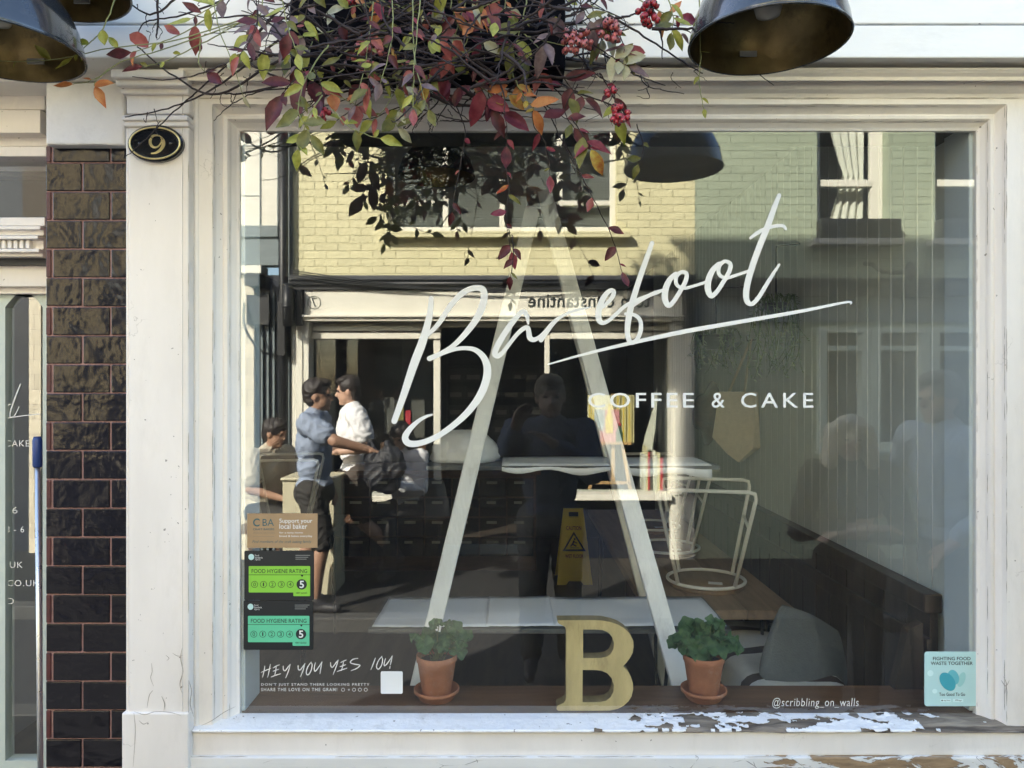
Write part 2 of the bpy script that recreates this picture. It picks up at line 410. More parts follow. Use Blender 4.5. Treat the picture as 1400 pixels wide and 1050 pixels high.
def crom(pts, per=8):
    pts = [Vector(p) for p in pts]; out = []
    n = len(pts)
    for i in range(n-1):
        p0 = pts[max(i-1, 0)]; p1 = pts[i]; p2 = pts[i+1]; p3 = pts[min(i+2, n-1)]
        for k in range(per):
            t = k/per
            out.append(.5*((2*p1)+(p2-p0)*t+(2*p0-5*p1+4*p2-p3)*t*t+(3*p1-p0-3*p2+p3)*t**3))
    out.append(pts[-1]); return out
def stroke(mb, pts, widths, fn, y, mi=0, per=8, drift=.0003, th=.0004):
    """brush stroke of changing width on a plane; pts in photo pixels, fn(px,py,y) -> 3-D"""
    P3 = crom([(p[0], p[1], w) for p, w in zip(pts, widths)], per)
    n = len(P3); L = []; Rr = []
    for i in range(n):
        a = P3[max(i-1, 0)]; b = P3[min(i+1, n-1)]
        t = Vector((b.x-a.x, b.y-a.y)); t = t.normalized() if t.length > 1e-6 else Vector((1, 0))
        nn = Vector((-t.y, t.x)); w = P3[i].z/2
        L.append((P3[i].x+nn.x*w, P3[i].y+nn.y*w)); Rr.append((P3[i].x-nn.x*w, P3[i].y-nn.y*w))
    vs = []; fs = []
    for i in range(n):
        yy = y-drift*i/n
        vs += [fn(L[i][0], L[i][1], yy), fn(Rr[i][0], Rr[i][1], yy), fn(L[i][0], L[i][1], yy+th), fn(Rr[i][0], Rr[i][1], yy+th)]
    for i in range(n-1):
        a = 4*i; b = a+4
        fs += [(a, a+1, b+1, b), (a+2, b+2, b+3, a+3), (a, b, b+2, a+2), (a+1, a+3, b+3, b+1)]
    mb.add(vs, fs, mi)
    for e, sgn in ((0, -1), (n-1, 1)):            # round ends
        c = P3[e]; w = c.z/2; yy = y-drift*(e/n)-.00005
        ring = [fn(c.x+w*math.cos(2*math.pi*k/14), c.y+w*math.sin(2*math.pi*k/14), yy) for k in range(14)]
        mb.add(ring, [tuple(range(14))], mi)
_fc = {}
def text(mb, s, x0, x1, z0, z1, y, mi=0, flip=False, spacing=1.0, th=.0004, bold=0.0, shear=0.0):
    """lettering filled into the box x0..x1, z0..z1 on the plane y; flip: it faces +y"""
    cu = bpy.data.curves.new('t', 'FONT'); cu.body = s; cu.size = 1; cu.space_character = spacing; cu.offset = bold; cu.shear = shear
    cu.resolution_u = 3
    ob = bpy.data.objects.new('t', cu)
    me = bpy.data.meshes.new_from_object(ob)
    vs = [v.co.copy() for v in me.vertices]; fs = [tuple(p.vertices) for p in me.polygons]
    bpy.data.objects.remove(ob); bpy.data.curves.remove(cu); bpy.data.meshes.remove(me)
    if not vs: return
    ax = min(v.x for v in vs); bx = max(v.x for v in vs); ay = min(v.y for v in vs); by = max(v.y for v in vs)
    sx = (x1-x0)/(bx-ax); sz = (z1-z0)/(by-ay)
    o = []
    for v in vs:
        X = (v.x-ax)*sx
        o.append((x1-X if flip else x0+X, y, z0+(v.y-ay)*sz))
    mb.add(o, fs, mi)
def rrect(x0, x1, z0, z1, r, n=5):
    out = []
    for cx, cz, a0 in ((x1-r, z1-r, 0), (x0+r, z1-r, 90), (x0+r, z0+r, 180), (x1-r, z0+r, 270)):
        for k in range(n+1):
            a = R(a0+90*k/n); out.append((cx+r*math.cos(a), cz+r*math.sin(a)))
    return out
def xz(u, v, t): return (u, t, v)
# ================================================================= MATERIALS
M = {}
M['white'] = pmat('white_gloss_paint', (.82, .775, .73), .42, .06, 5, .13, 55, stretch=(1, 1, .3), dirt=(.42, .38, .33), dirtamt=.22, dscale=7)
M['white2'] = pmat('white_fascia_paint', (.83, .81, .77), .4, .05, 4, .10, 45, stretch=(.35, 1, 1), dirt=(.45, .42, .38), dirtamt=.18, dscale=9)
specks(M['white']); specks(M['white2'], thr=.75)
M['render'] = pmat('white_render', (.78, .76, .73), .75, .05, 6, .25, 60, dirt=(.4, .38, .35), dirtamt=.25, dscale=5)
M['sillpaint'] = peelmat('peeling_sill_paint', (.80, .80, .80), (.36, .31, .25), (.13, .115, .10), .0, .60, -.05)
M['sillwhite'] = specks(pmat('flaking_white_paint', (.82, .82, .83), .55, .06, 12, .3, 70, dirt=(.35, .33, .30), dirtamt=.5, dscale=12), thr=.70)
M['greywood'] = woodmat('weathered_grey_wood', (.36, .30, .235), (.075, .06, .05), .9, 'x', 9, .8)
M['plinthpaint'] = peelmat('peeling_plinth_paint', (.80, .79, .77), (.45, .31, .18), (.22, .15, .09), .05, .9, -.02, pmax=.17)
M['tile'] = None
M['mortar'] = pmat('pink_mortar', (.34, .20, .19), .9, .2, 30, .4, 150)
M['gold'] = pmat('brass_gold', (.70, .58, .28), .3, .1, 20, .05, 90, metal=.9)
M['plaqueblack'] = pmat('black_enamel', (.012, .013, .016), .18, .1, 20, .02, 60, coat=.4)
M['lampdark'] = pmat('dark_enamel', (.022, .027, .034), .22, .2, 9, .03, 30, coat=.5, dirt=(.12, .11, .10), dirtamt=.25, dscale=22)
M['lampgold'] = pmat('dirty_gold_lining', (.15, .115, .05), .34, .35, 16, .1, 50, metal=.75, dirt=(.02, .018, .014), dirtamt=.9, dscale=13)
M['bulb'] = pmat('frosted_glass_bulb', (.55, .53, .46), .2, .05, 8, 0)
M['glass'] = glassmat('shop_window_glass', .128, (.965, .98, .965), .011)
M['glassclear'] = glassmat('glass_inner_face', .0, (1, 1, 1))
M['oppglass'] = glassmat('far_shop_glass', .05, (.95, .97, .96))
M['darkpane'] = pmat('dark_window_pane', (.03, .036, .042), .06, .1, 3, 0, coat=.3, rvar=0)
M['vinyl'] = pmat('white_vinyl', (.82, .83, .82), .5, .02, 5, .0)
M['vinylworn'] = pmat('worn_white_vinyl', (.66, .66, .63), .6, .12, 60, .0)
M['black'] = pmat('black_paint', (.014, .015, .017), .45, .2, 8, .1, 60)
M['blackmetal'] = pmat('black_steel', (.016, .016, .018), .35, .2, 10, .05, 80)
M['whitemetal'] = pmat('white_coated_steel', (.90, .90, .88), .38, .05, 12, .04, 120, dirt=(.35, .32, .28), dirtamt=.3, dscale=18)
M['terracotta'] = pmat('terracotta', (.42, .17, .085), .82, .2, 16, .25, 110, dirt=(.55, .42, .34), dirtamt=.6, dscale=17)
M['soil'] = pmat('potting_soil', (.028, .02, .014), .95, .4, 90, .8, 120)
M['gleaf'] = leafmat('pelargonium_leaf', (.03, .085, .03), (.075, .155, .05), .5)
M['gstem'] = leafmat('green_stem', (.09, .13, .04), (.14, .17, .06))
M['bwood'] = pmat('golden_worn_wood', (.60, .48, .23), .65, .2, 18, .3, 90, stretch=(1, 1, .3), dirt=(.26, .17, .075), dirtamt=.75, dscale=17)
M['bside'] = woodmat('golden_worn_wood_edge', (.30, .23, .11), (.2, .15, .07), .7, 'y', 6, .25)
M['sillwood'] = woodmat('brown_sill_board', (.19, .10, .055), (.10, .052, .03), .45, 'x', 5, .12)
M['tablewood'] = woodmat('brown_table_top', (.36, .25, .155), (.21, .14, .085), .5, 'y', 4, .15)
M['pew'] = woodmat('dark_pew_oak', (.085, .060, .044), (.036, .026, .019), .42, 'z', 5, .15)
M['ladder'] = pmat('chalky_white_timber', (.82, .82, .79), .7, .06, 25, .2, 120, stretch=(1, 1, .25), dirt=(.2, .18, .15), dirtamt=.35, dscale=26)
M['paper'] = pmat('white_paper', (.78, .80, .83), .7, .03, 3, .25, 9)
M['plank'] = pmat('grey_glass_shelf_edge', (.085, .09, .09), .5, .2, 20, .15, 50)
M['panel'] = pmat('grey_green_panelling', (.60, .64, .605), .5, .05, 4, .05, 60)
M['bead'] = pmat('lit_panel_bead', (.88, .90, .87), .45, .05, 4, .0)  # paler than the boards: the light the beads catch is put into colour
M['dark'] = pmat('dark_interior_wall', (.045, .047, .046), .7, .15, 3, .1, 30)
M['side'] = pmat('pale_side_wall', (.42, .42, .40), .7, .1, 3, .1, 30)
M['ceil'] = pmat('white_ceiling', (.68, .68, .66), .8, .1, 3, .05, 30)
M['floorin'] = woodmat('dark_shop_floor', (.10, .075, .058), (.05, .04, .033), .4, 'y', 3, .1)
M['jamb'] = pmat('pale_blue_jamb', (.62, .70, .74), .5, .04, 4, .03, 30)
M['yellowbrick'] = brickmat('yellow_painted_brick', (.70, .655, .40), (.665, .62, .37), .6, .95, var=.05)
M['greenbrick'] = brickmat('green_painted_brick', (.345, .40, .29), (.335, .39, .28), .6, .9, var=.05)
M['whiteopp'] = pmat('far_white_paint', (.74, .72, .62), .45, .04, 4, .05, 30)  # one even cream white for joinery and walls across the street
M['greyblue'] = pmat('grey_blue_paint', (.17, .21, .22), .55, .08, 4, .06, 30)
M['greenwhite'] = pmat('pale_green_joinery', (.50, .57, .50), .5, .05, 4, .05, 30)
M['curtain'] = pmat('white_curtain', (.76, .74, .66), .85, .04, 4, .1, 60)
M['blind'] = pmat('grey_blind_slats', (.30, .31, .30), .5, .05, 4, 0)
M['boxblack'] = pmat('black_window_box', (.018, .019, .02), .5, .2, 9, .1, 60)
M['stone'] = pmat('pale_stone', (.50, .49, .45), .8, .08, 12, .2, 70)
M['asphalt'] = pmat('asphalt', (.038, .038, .04), .9, .25, 40, .5, 160)
M['paving'] = brickmat('paving_slabs', (.034, .034, .033), (.02, .02, .02), .85, .4, .6, .45, .012)
M['ground'] = pmat('far_ground', (.09, .088, .08), .95, .2, .6, .2, 3)
M['kerb'] = pmat('granite_kerb', (.07, .07, .068), .85, .15, 30, .3, 90)
M['ownbrick'] = brickmat('brown_house_brick', (.30, .17, .11), (.34, .31, .27), .85, .8)
M['slate'] = pmat('roof_slate', (.06, .065, .075), .6, .2, 9, .3, 30)
M['kraft'] = pmat('kraft_card', (.40, .27, .15), .8, .05, 30, .05, 120)
M['stickblack'] = pmat('sticker_black', (.006, .012, .017), .35, .1, 5, 0)
M['lime'] = pmat('sticker_lime', (.26, .62, .06), .4, .03, 5, 0)
M['mint'] = pmat('sticker_mint', (.13, .60, .36), .4, .03, 5, 0)
M['ink'] = pmat('dark_print', (.012, .02, .022), .5, 0, 5, 0, rvar=0)
M['ink2'] = pmat('crack_grime', (.36, .32, .28), .9, .3, 60, 0)
M['inkteal'] = pmat('teal_print', (.04, .12, .14), .5, 0, 5, 0, rvar=0)
M['paleblue'] = pmat('sticker_pale_blue', (.52, .76, .76), .45, .02, 5, 0)
M['paleblue2'] = pmat('sticker_pale_spot', (.68, .90, .90), .45, .02, 5, 0)
M['teal1'] = pmat('petal_teal', (.065, .38, .47), .45, .02, 5, 0, rvar=0)
M['teal2'] = pmat('petal_blue', (.16, .52, .58), .45, .02, 5, 0, rvar=0)
M['teal3'] = pmat('petal_pale', (.36, .66, .65), .45, .02, 5, 0, rvar=0)
M['stickwhite'] = pmat('sticker_white', (.80, .81, .81), .45, .02, 5, 0)
M['doorpaint'] = pmat('pale_green_door', (.56, .63, .58), .45, .04, 5, .04, 40)
M['blueplastic'] = pmat('blue_plastic', (.02, .055, .22), .35, .1, 9, .03, 40)
M['steel'] = pmat('brushed_steel', (.55, .56, .57), .3, .08, 30, .03, 100, metal=.85)
M['yellowplastic'] = pmat('yellow_plastic', (.88, .66, .04), .4, .06, 9, .03, 60)
M['redprint'] = pmat('red_print', (.28, .035, .02), .5, 0, 5, 0, rvar=0)
M['canvas'] = pmat('canvas_cotton', (.66, .58, .43), .9, .07, 40, .3, 200)
M['cushion'] = pmat('grey_cushion', (.15, .165, .165), .9, .08, 40, .3, 160)
M['ticking'] = pmat('striped_cotton', (.72, .71, .66), .9, .05, 40, .3, 160)
M['stripe'] = pmat('brown_stripe', (.09, .065, .055), .9, .05, 40, .2, 160)
M['bread'] = pmat('white_bag_plastic', (.72, .73, .74), .35, .05, 15, .5, 22)
M['fern'] = leafmat('fern_green', (.09, .16, .06), (.20, .28, .12))
M['drawer'] = woodmat('dark_drawer_wood', (.045, .027, .018), (.02, .013, .01), .5, 'x', 5, .1)
M['drawerbrown'] = woodmat('brown_counter_wood', (.16, .075, .04), (.08, .04, .022), .45, 'x', 5, .1)
M['cream'] = pmat('cream_painted_box', (.52, .48, .34), .6, .06, 6, .05, 40)
M['creamtile'] = brickmat('cream_wall_tiles', (.66, .60, .46), (.45, .40, .32), .25, .4, .3, .15, .006)
M['darkrender'] = pmat('dark_brown_render', (.075, .062, .048), .8, .25, 2, .3, 30)
M['ochre'] = pmat('ochre_render', (.72, .60, .34), .8, .1, 3, .3, 30)
M['navy'] = pmat('navy_paint', (.012, .016, .028), .4, .15, 6, .05, 40)
M['shelfbox'] = pmat('storage_box_card', (.10, .095, .085), .7, .25, 6, .05, 40)
M['boxlabel'] = pmat('box_label', (.42, .40, .34), .7, .1, 6, 0)
M['shelfdark'] = pmat('dark_shelving', (.03, .028, .025), .6, .2, 6, .05, 40)
M['easel'] = woodmat('pine_easel', (.62, .38, .17), (.5, .28, .12), .5, 'z', 5, .05)
M['pink'] = pmat('paint_pink', (.72, .30, .32), .6, .08, 20, .1, 60)
M['pyellow'] = pmat('paint_yellow', (.80, .58, .05), .6, .08, 20, .1, 60)
M['pgreen'] = pmat('paint_green', (.045, .11, .07), .6, .1, 20, .1, 60)
M['pgrey'] = pmat('paint_grey', (.36, .42, .46), .6, .08, 20, .1, 60)
M['pred'] = pmat('paint_red', (.55, .03, .05), .6, .08, 20, .1, 60)
M['pcream'] = pmat('paint_cream', (.72, .64, .40), .6, .06, 20, .1, 60)
M['polive'] = pmat('paint_olive', (.25, .20, .05), .6, .1, 20, .1, 60)
M['troughblack'] = pmat('matt_black_trough', (.004, .004, .006), .95, .2, 20, .1, 60, spec=.1)
M['twig'] = pmat('dark_twig', (.024, .015, .016), .75, .3, 40, .3, 150)
M['twig2'] = pmat('grey_purple_twig', (.12, .085, .085), .75, .3, 40, .3, 150)
M['gtwig'] = pmat('pale_green_stem', (.22, .24, .10), .6, .2, 40, .1, 150)
LEAF = [leafmat('leaf_yellow_green', (.22, .24, .035), (.40, .40, .09)),
        leafmat('leaf_olive', (.10, .105, .025), (.20, .19, .05)),
        leafmat('leaf_burgundy', (.055, .012, .016), (.14, .03, .035)),
        leafmat('leaf_red', (.24, .05, .05), (.39, .13, .115)),
        leafmat('leaf_orange', (.46, .14, .05), (.58, .27, .10)),
        leafmat('leaf_purple_grey', (.10, .062, .075), (.22, .16, .165)),
        leafmat('leaf_pale_silver', (.34, .34, .22), (.50, .49, .36)),
        leafmat('leaf_crimson', (.17, .022, .04), (.29, .06, .085)),
        leafmat('leaf_mottled_red_yellow', (.34, .06, .03), (.48, .42, .09))]
M['berry'] = pmat('pink_berry', (.38, .10, .10), .3, .3, 40, .05, 60, coat=.3)
M['berryred'] = pmat('red_berry', (.30, .015, .025), .28, .3, 40, .05, 60, coat=.3)
M['berrytip'] = pmat('dark_berry_tip', (.02, .012, .012), .6, .1, 40, 0)

def tilemat():
    m, nt, b = newmat('black_glazed_brick')
    v = coords(nt)
    n1 = nd(nt, 'ShaderNodeTexNoise', i_Scale=7.0, i_Detail=3.0, i_Roughness=.5)
    nt.links.new(v, n1.inputs['Vector'])
    r1 = nd(nt, 'ShaderNodeValToRGB'); r1.color_ramp.elements[0].color = (.003, .004, .008, 1); r1.color_ramp.elements[1].color = (.008, .007, .011, 1)
    nt.links.new(n1.outputs['Fac'], r1.inputs['Fac']); nt.links.new(r1.outputs['Color'], b.inputs['Base Color'])
    n2 = nd(nt, 'ShaderNodeTexNoise', i_Scale=9.0, i_Detail=3.0, i_Roughness=.55, i_Distortion=.2); nt.links.new(v, n2.inputs['Vector'])
    n3 = nd(nt, 'ShaderNodeTexNoise', i_Scale=120.0, i_Detail=6.0, i_Roughness=.7); nt.links.new(v, n3.inputs['Vector'])
    ma = nd(nt, 'ShaderNodeMath', operation='MULTIPLY_ADD'); ma.inputs[1].default_value = .03
    nt.links.new(n3.outputs['Fac'], ma.inputs[0]); nt.links.new(n2.outputs['Fac'], ma.inputs[2])
    bp = nd(nt, 'ShaderNodeBump'); bp.inputs['Strength'].default_value = .5; bp.inputs['Distance'].default_value = .016
    nt.links.new(ma.outputs[0], bp.inputs['Height']); nt.links.new(bp.outputs['Normal'], b.inputs['Normal'])
    b.inputs['Roughness'].default_value = .08; b.inputs['Specular IOR Level'].default_value = .42; b.inputs['Coat Weight'].default_value = .0; b.inputs['Coat Roughness'].default_value = .05
    nt.links.new(bp.outputs['Normal'], b.inputs['Coat Normal'])
    return m
M['tile'] = tilemat()
M['tilered'] = pmat('maroon_brick_end', (.075, .018, .018), .4, .3, 30, .3, 90)

# ================================================================= GROUND
g = MB(); g.box(-150, 150, -150, 150, -.5, -.13); struct(g.build('ground', M['ground']))
g = MB(); g.box(-30, 30, -3.5, -1.5, -.2, -.10); struct(g.build('road', M['asphalt']))
g = MB(); g.box(-30, 30, -1.5, .3, -.2, -.002); struct(g.build('pavement', M['paving']))
g = MB(); g.box(-30, 30, -5.6, -3.5, -.2, -.002); struct(g.build('pavement', M['paving']))
g = MB(); g.box(-30, 30, -1.64, -1.5, -.25, .004); struct(g.build('kerb', M['kerb'], bevel=.012))
g = MB(); g.box(-30, 30, -3.5, -3.36, -.25, .004); struct(g.build('kerb', M['kerb'], bevel=.012))

# ================================================================= THE SHOP
GX0, GX1, GZ0, GZ1 = -.738, 1.256, .810, 2.386
shop = thing('cafe_building', 'white painted cafe shopfront with one big window, brick storey above', 'building', (0, 0, 0))
def zp(py, y): return CAMH-(py-525)*(CAMD+y)/FPX
def xp(px, y): return (px-700)*(CAMD+y)/FPX
# upper storey and terrace (out of frame above, it shades the street)
w = MB(); w.wall(-2.62, 9, 3.15, 7.4, -.02, .28, [(-1.9, -.9, 4.1, 5.6), (.3, 1.3, 4.1, 5.6), (3.2, 4.2, 4.1, 5.6), (6, 7, 4.1, 5.6)])
w.box(-2.62, -2.35, .28, 7.2, 3.0, 7.4); w.box(8.7, 9, .28, 7.2, 0, 7.4); w.box(-2.35, 8.7, 6.9, 7.2, 0, 7.4)
w.build('upper_wall', M['ownbrick'], shop)
w = MB(); w.box(-2.75, 9.1, -.12, 7.3, 7.40, 7.44); w.build('roof', M['slate'], shop, bevel=.01)
w = MB()
for a in (-1.9, .3, 3.2, 6):
    w = MB(); w.box(a+.002, a+.998, .12, .14, 4.102, 5.598); w.build('window', M['darkpane'], shop)
w = MB(); w.box(2.4, 9, -.03, .28, 0, 2.9); w.build('neighbour_wall', M['ownbrick'], shop)
# fascia boards
w = MB()
z0 = zp(79, -.16); zj = zp(33, -.16)
w.box(-2.62, 2.6, -.16, -.135, z0, zj-.0025); w.box(-2.62, 2.6, -.158, -.135, zj+.0025, zj+.085); w.box(-2.62, 2.6, -.16, -.135, zj+.09, 3.1)
w.box(-2.62, 2.6, -.134, -.03, z0+.004, 3.12); w.box(-2.62, 2.6, -.24, -.02, 3.12, 3.149)
w.build('fascia_board', M['white2'], shop, bevel=.003)
# cornice moulding
prof = [(-.045, zp(134, -.055)), (-.055, zp(134, -.055)), (-.060, zp(128, -.06)), (-.072, zp(122, -.072)), (-.076, zp(117, -.076)), (-.072, zp(113, -.072)), (-.074, zp(111.5, -.074)),
        (-.104, zp(110, -.104)), (-.106, zp(105, -.106)), (-.114, zp(100, -.114)), (-.120, zp(95, -.12)), (-.120, zp(92.5, -.12)), (-.045, zp(92.5, -.12)+.006)]
w = MB(); w.extr(prof, xp(258, -.06), 2.4); w.build('cornice', M['white'], shop, fix=True)
w = MB(); w.box(xp(255, -.05), 2.4, -.045, .0, GZ1+.073, z0+.05); w.build('lintel_board', M['white'], shop)
# window surround: one moulded section mitred round the opening
win = MB()
sec = [(-.003, .012), (-.003, -.004), (.004, -.008), (.014, -.018), (.017, -.024), (.021, -.029), (.029, -.030), (.033, -.027), (.036, -.030), (.045, -.041), (.049, -.049), (.051, -.052), (.099, -.0535)]
def ring(o, y):
    zt = GZ1+min(o, .075)
    return [(GX0-o, y, GZ0-.06), (GX0-o, y, zt), (GX1+o*.93, y, zt), (GX1+o*.93, y, GZ0-.06)]
rings = [ring(o, y) for o, y in sec]
vs = [p for r_ in rings for p in r_]; fs = []
for i in range(len(rings)-1):
    for j in range(3): fs.append((i*4+j, (i+1)*4+j, (i+1)*4+j+1, i*4+j+1))
win.add(vs, fs)
frame = win.build('window_frame', M['white'], shop, fix=True)
for o_, nm in ((frame, 1),):
    o_['label'] = 'cream moulded frame around the big window'
# left round moulding and pilaster
def vprof(mb, pts, z0, z1):
    n = len(pts)
    vs = [(x, y, z0) for x, y in pts]+[(x, y, z1) for x, y in pts]
    fs = [(i, i+1, i+1+n, i+n) for i in range(n-1)]
    mb.add(vs, fs)
w = MB()
xa, xb = xp(258, -.05), GX0-.098
pts = [(xa, -.088), (xa, -.035), (xa+.006, -.035)]
cx = xa+.021
for k in range(9):
    a = math.pi*k/8
    pts.append((cx-.0125*math.cos(a), -.037-.020*math.sin(a)))
pts += [(xb, -.036), (xb, -.050), (xb+.006, -.0535)]
vprof(w, pts, 0, zp(134, -.05))
w.build('jamb_moulding', M['white'], shop, fix=True)
w = MB()
xa2, xb2 = GX1+.092, GX1+.092+.06
pts = [(xa2-.006, -.0535), (xa2, -.05), (xa2, -.036)]
cx = xa2+.019
for k in range(9):
    a = math.pi*k/8
    pts.append((cx-.0135*math.cos(a), -.037-.022*math.sin(a)))
pts += [(xb2-.012, -.035), (xb2-.012, -.088), (xb2+.22, -.088), (xb2+.22, -.03)]
vprof(w, pts, 0, zp(134, -.05))
w.build('jamb_moulding', M['white'], shop, fix=True)
# pilaster with base and capital
px0, px1 = xp(170, -.085), xp(258, -.085)
w = MB()
w.box(px0+.010, px1, -.085, -.02, .0, zp(173, -.085))
w.box(px0, px0+.010, -.079, -.02, .0, zp(173, -.085))
w.box(px0, px1+.002, -.092, -.02, zp(173, -.092), zp(165, -.092)); w.box(px0, px1+.003, -.098, -.02, zp(165, -.098)+.0005, zp(157, -.098))
w.box(px0+.004, px1, -.083, -.02, zp(157, -.083)+.003, zp(129, -.083))
w.box(px0-.004, px1+.004, -.096, -.02, zp(129, -.096)+.002, zp(117, -.096)); w.box(px0-.008, px1+.005, -.115, -.02, zp(117, -.115)+.0005, zp(106, -.115)); w.box(px0-.012, px1+.006, -.13, -.02, zp(106, -.13)+.0005, zp(94, -.13))
w.box(px0-.004, px1+.002, -.0915, -.02, -.1, zp(975, -.0915))
w.build('pilaster', M['white'], shop, bevel=.004)
# glass
w = MB(); w.box(GX0-.002, GX1+.002, 0, .007, GZ0-.01, GZ1+.004)
w.m = [0 if i == 2 else 1 for i in range(6)]
w.build('window_pane', [M['glass'], M['glassclear']], shop)
# sills
w = MB()
xl, xr = xp(262, -.07), GX1+.16
n = 60
ys = [(.004, .809), (-.03, .8055), (-.066, .797), (-.072, .792), (-.072, zp(1001, -.072))]
rnd = random.Random(3)
vs = []
for j, (y, z) in enumerate(ys):
    for i in range(n+1):
        x = xl+(xr-xl)*i/n
        vs.append((x, y+rnd.uniform(-.0012, .0012), z+rnd.uniform(-.0012, .0012)*(2 if x > .4 else .6)))
fs = [(j*(n+1)+i, j*(n+1)+i+1, (j+1)*(n+1)+i+1, (j+1)*(n+1)+i) for j in range(len(ys)-1) for i in range(n)]
w.add(vs, fs, 0, True)
sill = w.build('window_sill', M['greywood'], shop, fix=True)
from mathutils import noise
w = MB(); nx, ny = 620, 26; vs = []; keep = []
def sillz(y): return .8055+(y+.03)*(.0035/.034) if y > -.03 else .797+(y+.066)*(.0085/.036)
for j in range(ny+1):
    for i in range(nx+1):
        x = xl+.002+(xr-xl-.004)*i/nx; y = -.0735+.0735*j/ny
        m_ = noise.fractal(Vector((x*12+y*9, y*24-x*3, 3.1)), .8, 2.1, 6)*.55+noise.noise(Vector((x*41+y*60, y*80-x*14, 7)))*.22
        bias = -.66+.74*min(1, max(0, (x-.10)/.42))-.22*min(1, max(0, (.35-abs(x-.86))/.25))*(1 if x > .5 else 0)
        if x > 1.08: bias += .25
        e = m_+bias
        lift = max(0, min(1, (e+.20)/.20))
        z = (sillz(max(y, -.066)) if y > -.0725 else .7915)+.0010+.0060*lift*lift*(.4+.6*noise.noise(Vector((x*60, y*60, 1)))**2*3)
        yy = y if y > -.0725 else -.0742
        vs.append((x, min(yy, -.0008), z)); keep.append(e)
fs = []
for j in range(ny):
    for i in range(nx):
        q = (j*(nx+1)+i, j*(nx+1)+i+1, (j+1)*(nx+1)+i+1, (j+1)*(nx+1)+i)
        if sum(keep[k] for k in q)/4 < 0: fs.append(q)
used = sorted({k for f in fs for k in f}); mp_ = {k: n_ for n_, k in enumerate(used)}
w.add([vs[k] for k in used], [tuple(mp_[k] for k in f) for f in fs], 0, True)
ps = w.build('flaking_paint', M['sillwhite'], sill)
sm_ = ps.modifiers.new('s', 'SOLIDIFY'); sm_.thickness = .0009; sm_.offset = 1
# cracked filler and paint low on the pilaster and along the joints
w = MB(); pc = lambda px, py, y: P(px, py, y)
for k, (pts, y) in enumerate((([(207, 907), (208, 918), (206, 927), (210, 938)], -.0853), ([(209, 944), (204, 951), (201, 968)], -.0853), ([(221, 952), (225, 962), (224, 972)], -.0853),
        ([(184, 973), (198, 977), (212, 973), (232, 974), (247, 978)], -.0918), ([(183, 975), (185, 1000), (182, 1048)], -.0918), ([(249, 886), (247, 900), (250, 918), (246, 935), (249, 948)], -.0853), ([(227, 896), (231, 900), (228, 903)], -.0853), ([(190, 985), (196, 990), (203, 987)], -.0918),
        ([(258, 930), (262, 945), (260, 962), (265, 980)], -.0884), ([(236, 893), (243, 897), (250, 896)], -.0853), ([(1372, 925), (1376, 935), (1374, 948)], -.0540), ([(1369, 930), (1375, 938), (1380, 930)], -.0540), ([(275, 992), (290, 985), (306, 974), (322, 966)], -.0545))):
    ws = [.4]+[.8+.5*((k*7) % 3)*.4]*(len(pts)-2)+[.3]
    stroke(w, pts, ws, pc, y-.0002*(k % 4), 0, per=4, th=.0002)
rj = random.Random(12)
def joint(pa, pb):
    pa = Vector(pa); pb = Vector(pb); L = (pb-pa).length; s_ = 0
    while s_ < L:
        l_ = min(rj.uniform(.02, .16), L-s_)
        if rj.random() < .62 and l_ > .012:
            n_ = max(3, int(l_/.012)); pts = [pa.lerp(pb, (s_+l_*k/n_)/L)+Vector((rj.uniform(-1, 1), -.0002, rj.uniform(-1, 1)))*.0006 for k in range(n_+1)]
            w.tube(pts, [.0002]+[rj.uniform(.0004, .0009) for _ in range(n_-1)]+[.0002], 5)
        s_ += l_+rj.uniform(.0, .06)
for o_, y_ in ((-.001, -.0045), (.0165, -.0235), (.048, -.0475), (.0505, -.0525)):
    q = [Vector((GX0-o_, y_, GZ0)), Vector((GX0-o_, y_, GZ1+o_)), Vector((GX1+o_*.93, y_, GZ1+o_)), Vector((GX1+o_*.93, y_, GZ0))]
    for k in range(3): joint(q[k], q[k+1])
joint((xa+.003, -.036, .7), (xa+.003, -.036, 2.44)); joint((xa2+.003, -.037, .7), (xa2+.003, -.037, 2.44)); joint((px1, -.0862, .8), (px1, -.0862, 2.3))
joint((GX0-.09, -.056, zp(134, -.056)), (GX1+.09, -.056, zp(134, -.056))); joint((xp(262, -.075), -.0735, zp(1001, -.072)+.001), (xr, -.0735, zp(1001, -.072)+.001)); joint((xp(262, -.07), -.0785, zp(1034.5, -.078)), (xr, -.0785, zp(1034.5, -.078)))
joint((-2, -.161, zj), (2.5, -.161, zj)); joint((xp(64, -.061), -.0605, zp(197, -.061)), (xp(165, -.061), -.0605, zp(197, -.061)))
w.build('paint_crack', M['ink2'], shop)
w = MB(); w.box(xp(262, -.066), xr+.004, -.066, -.01, zp(1033, -.066), zp(1001, -.072)-.0015); w.build('sill_front', M['white'], shop, bevel=.003)
w = MB(); w.box(xp(255, -.076), xr+.003, -.078, -.01, .2, zp(1036, -.078)); w.build('stall_riser', M['plinthpaint'], shop, bevel=.003)
